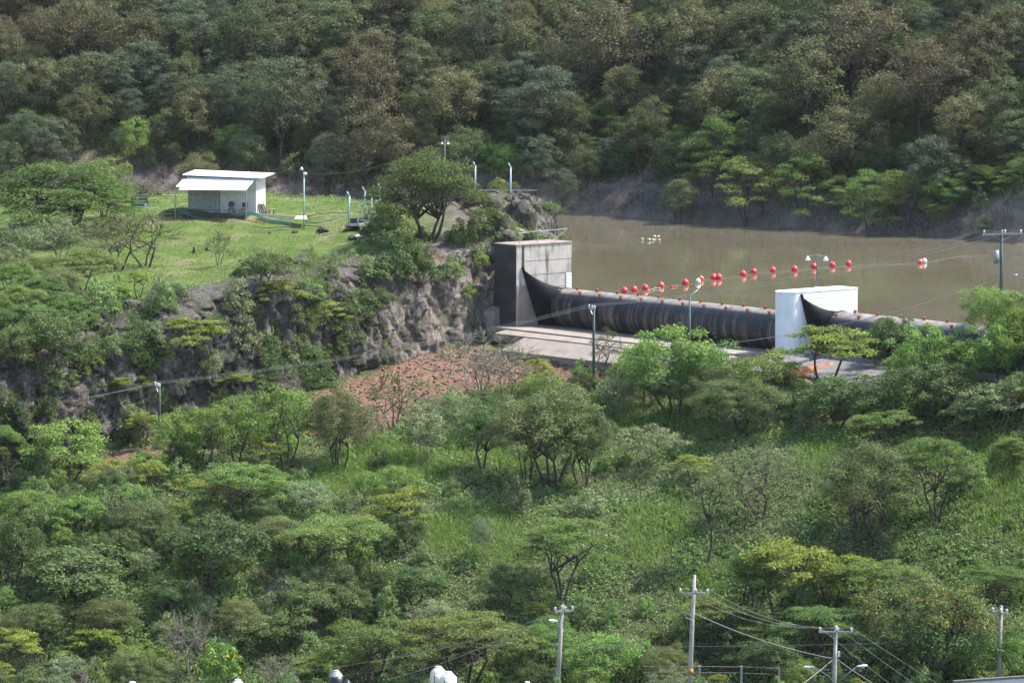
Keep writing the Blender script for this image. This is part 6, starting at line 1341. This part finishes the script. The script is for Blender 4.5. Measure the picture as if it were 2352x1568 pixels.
stuff('undergrowth', np.concatenate([clump_quads(x[k1], y[k1], z[k1], 8, 0.34, 0.5, 0.27, 0.13)]), LM['herb'], 'low leafy undergrowth covering the near slope', 'undergrowth')
k2 = ~k1 & (rng.random(len(x)) < 0.85)
stuff('pale_undergrowth', clump_quads(x[k2], y[k2], z[k2], 8, 0.28, 0.42, 0.20, 0.085), LM['pale'], 'pale low weeds between the shrubs of the near slope', 'undergrowth')
x, y, z = scatter(270000, -40, 52, 352, 412, lambda a, b: (grass_d(a, b) > rng.normal(size=len(a)) * 0.6 + 0.1) & msk_near(a, b))
xs_, ys_, zs_ = scatter(2600, -25, 14, 396, 428, lambda a, b: (sdist(a, b, SOIL) > -0.5) & (fbm(a * 0.3, b * 0.3, o=2, seed=57) > 0.12))
stuff('soil_weeds', clump_quads(xs_, ys_, zs_, 9, 0.3, 0.4, 0.22, 0.10), LM['herb'], 'sparse weeds sprouting on the red soil', 'undergrowth')
stuff('tall_grass', blades(x, y, z, 0.62, 0.055, 0.5), LM['grass'], 'bright green tall grass in clearings of the near slope', 'grass')
x, y, z = scatter(90000, -52, 52, 349, 416, lambda a, b: msk_near(a, b) & (fbm(a * 0.2, b * 0.2, o=2, seed=61) > 0.1))
stuff('weedy_grass', blades(x, y, z, 0.5, 0.06), LM['grass'], 'scattered grass among the near shrubs', 'grass')
x, y, z = scatter(115000, -56, 6, 398, 480, lambda a, b: (a < -6 + rng.normal(size=len(a))) & (sdist(a, b, POLY) > 5.0) & (fbm(a * 0.5, b * 0.5, o=2, seed=71) > -0.3))
stuff('lawn_grass', blades(x, y, z, 0.15, 0.06, 0.6), LM['grass'], 'short mown grass of the lawn around the shed', 'grass')
x, y, z = scatter(14000, -56, 6, 398, 480, lambda a, b: (sdist(a, b, POLY) > 4.0) & (a < -6 + rng.normal(size=len(a))) & ((fbm(a * 0.18, b * 0.18, o=3, seed=73) + (430 - b) * 0.02 > 0.22) | (sdist(a, b, POLY) < 8.0)))
stuff('lawn_weeds', clump_quads(x, y, z, 6, 0.25, 0.28, 0.2, 0.1), LM['herb'], 'low weeds in the rough grass above the cliff', 'undergrowth')
x, y, z = scatter(110000, -62, 62, 480, 560, lambda a, b: ((b - shore(a)) > 0.1) & ((b - shore(a)) < 7.5) & (fbm(a * 0.4, b * 0.4, o=2, seed=81) > -0.25))
stuff('dry_brush', blades(x, y, z, 0.75, 0.05, 0.7), LM['drygrass'], 'dry brown brush along the far shore', 'brush')
x, y, z = scatter(40000, -20, 62, 480, 560, lambda a, b: ((b - shore(a)) > -0.5) & ((b - shore(a)) < 1.2) & (fbm(a * 0.15, b * 0.3, o=2, seed=83) > -0.1))
stuff('shore_grass', blades(x, y, z, 0.4, 0.06, 0.5), LM['bright'], 'green grass at the far water line', 'grass')
# clods and stones on the red soil
x, y, z = scatter(60000, -25, 14, 396, 428, lambda a, b: (sdist(a, b, SOIL) > 0.2) & (rng.random(len(a)) < 0.22))
oc = np.array([(1, 0, 0), (-1, 0, 0), (0, 1, 0), (0, -1, 0), (0, 0, 1), (0, 0, -1)], float); of = np.array([(0, 2, 4), (2, 1, 4), (1, 3, 4), (3, 0, 4), (2, 0, 5), (1, 2, 5), (3, 1, 5), (0, 3, 5)])
n_ = len(x); sz_ = 0.04 + 0.15 * rng.random(n_) ** 3
vv_ = np.stack([x, y, z + fbm(x * 0.9, y * 0.9, o=4, seed=31) * 0.45], 1)[:, None] + oc[None] * sz_[:, None, None] * rng.uniform(0.5, 1.3, (n_, 6, 1)) * np.array((1.2, 1.2, 0.7))
ff_ = (np.arange(n_) * 6)[:, None, None] + of[None]
o = link(bpy.data.objects.new('soil_clods', npmesh('soil_clods', vv_.reshape(-1, 3), ff_.reshape(-1, 3), simple('red clods', (0.17, 0.095, 0.066), 0.95, var=0.5, scale=0.8)))); tag(o, 'loose clods and stones on the red soil below the dam', 'soil clods', kind='stuff')
x, y, z = scatter(34000, -62, 62, 500, 600, lambda a, b: ((b - shore(a)) > 5.5))
k1 = fbm(x * 0.2, y * 0.2, o=2, seed=91) > 0
stuff('hill_undergrowth', clump_quads(x[k1], y[k1], z[k1], 7, 0.4, 0.8, 0.28, 0.12), LM['hillgreen'], 'dark undergrowth below the trees of the far hill', 'undergrowth')
stuff('leaf_litter', clump_quads(x[~k1], y[~k1], z[~k1], 7, 0.4, 0.6, 0.28, 0.12), LM['dry'], 'brown dry undergrowth below the trees of the far hill', 'undergrowth')
# growth on the rock face
fi = rng.integers(0, len(cf), 42000); cc = cv[cf[fi]].mean(1)
g = fbm(cc[:, 0] * 0.3, cc[:, 1] * 0.3, cc[:, 2] * 0.4, o=3, seed=101); s_, t_ = st(cc[:, 0], cc[:, 1])
bare = (np.hypot(cc[:, 0] - O.x, cc[:, 1] - O.y) < 13) & (cc[:, 2] < 4)
hfrac = (fi // (ns - 1)) / nh
keep = (g > 0.20 + 0.4 * bare - 0.3 * (hfrac > 0.93)); col_ = fi % (ns - 1); cc = cc - np.stack([inx[col_], iny[col_], np.zeros(len(col_))], 1) * rng.uniform(0.15, 0.5, (len(col_), 1)); cc = cc[keep]
k = g[keep] > 0.30
stuff('cliff_plants', clump_quads(cc[k][:, 0], cc[k][:, 1] - 0.15, cc[k][:, 2], 12, 0.4, 0.4, 0.22, 0.10), LM['dark'], 'green plants growing out of the rock face', 'undergrowth')
stuff('cliff_dry_plants', np.concatenate([clump_quads(cc[~k][:, 0], cc[~k][:, 1] - 0.15, cc[~k][:, 2], 8, 0.35, 0.3, 0.20, 0.07), blades(cc[~k][:, 0], cc[~k][:, 1] - 0.3, cc[~k][:, 2], 0.7, 0.05, 0.8)]), LM['feather'], 'dull grey-green weeds hanging on the rock face', 'undergrowth')
# ------------------------------------------------------------------ a label for every tree and shrub
LAND = [('the white shed', 510, 450), ('the notice board', 325, 465), ('the lamp post by the shed', 698, 460), ('the big tree on the promontory', 980, 440), ('the concrete abutment', 1230, 640), ('the white pier', 1880, 730), ('the red soil', 1000, 870), ('the far left cliff', 80, 900), ('the cliff middle', 480, 800),
        ('the pole before the dam', 1362, 800), ('the left green pole', 366, 940), ('the orange net', 1860, 865), ('the right bank pole', 2300, 600), ('the amber tree', 2145, 1420), ('the two-lamp pole', 1920, 1500), ('the tallest pole', 1595, 1420), ('the leaning lamp pole', 1290, 1470), ('the cream tanks', 1010, 1545), ('the black tank', 772, 1550), ('the slender tree', 1620, 1180),
        ('the big olive tree', 1275, 1010), ('the umbrella acacia at centre', 1290, 1260), ('the left edge', 0, 1250), ('the lower left corner', 60, 1520), ('the right edge', 2340, 1150), ('the upper left corner', 40, 60), ('the top centre', 1176, 20), ('the upper right corner', 2310, 60), ('the float line', 1700, 640), ('the white bird', 1747, 515), ('the yellow-flowered bush', 510, 1500), ('the far shore at right', 2200, 520), ('the dark tree at lower left', 500, 1270)]
ZONE = {'lawn': 'on the lawn', 'cliff': 'on the cliff', 'near slope': 'on the near slope', 'right bank': 'on the right bank', 'far hillside': 'on the far hillside', 'far shore': 'on the far shore'}
ORD = ['', 'second', 'third', 'fourth', 'fifth', 'sixth', 'seventh', 'eighth', 'ninth', 'tenth', 'eleventh', 'twelfth', 'thirteenth', 'fourteenth', 'fifteenth', 'sixteenth', 'seventeenth', 'eighteenth', 'nineteenth', 'twentieth']
by = {}
COLS = [(60, 'left edge'), (200, 'big lawn acacia'), (325, 'notice board'), (510, 'white shed'), (698, 'shed lamp post'), (850, 'ladder'), (1000, 'promontory tree'), (1150, 'far mint posts'), (1250, 'abutment'), (1380, 'pole before the dam'), (1500, 'floating scraps'), (1600, 'dam lamp pole'), (1747, 'white bird'), (1880, 'pier lamp'), (2000, 'second rubber dam'), (2115, 'lone orange buoy'), (2300, 'right bank pole')]
for (o, kd, u, v, zone) in TREES:
    if zone in ('far hillside', 'far shore'):
        c = min(COLS, key=lambda q_: abs(q_[0] - u))[1]
        if zone == 'far shore': key = (LOOK[kd], 'on the far shore beyond the ' + c)
        else: key = (LOOK[kd], ('at the top edge' if v < 60 else 'high on the hill' if v < 170 else 'halfway up the hill' if v < 280 else 'low on the hill') + ' above the ' + c)
    else:
        n, lu, lv = min(LAND, key=lambda l: (l[1] - u) ** 2 + (l[2] - v) ** 2)
        du, dv = u - lu, v - lv
        rel = ('right of' if du > 0 else 'left of') if abs(du) > abs(dv) * 1.2 else ('below' if dv > 0 else 'above')
        if 'edge' in n or 'corner' in n or 'top centre' in n: rel = 'near'
        key = (LOOK[kd], rel + ' ' + n)
    by.setdefault(key, []).append((u, o, zone))
GRP = {'lawn': 'trees around the lawn', 'cliff': 'trees and shrubs on the cliff', 'near slope': 'trees and shrubs on the near slope', 'right bank': 'trees on the right bank', 'far hillside': 'trees on the far hillside', 'far shore': 'shrubs along the far shore'}
for (look, where), lst in by.items():
    lst.sort(key=lambda t: t[0])
    for i, (u, o, zone) in enumerate(lst):
        lab = '%s %s' % (look, where)
        if len(lst) > 1: lab += ', ' + ('leftmost' if i == 0 else 'rightmost' if i == len(lst) - 1 else ORD[min(i, 19)] + ' from left')
        tag(o, ' '.join(lab.split()[:16]), 'shrub' if 'shrub' in look or 'bush with' in look else 'tree', GRP[zone])
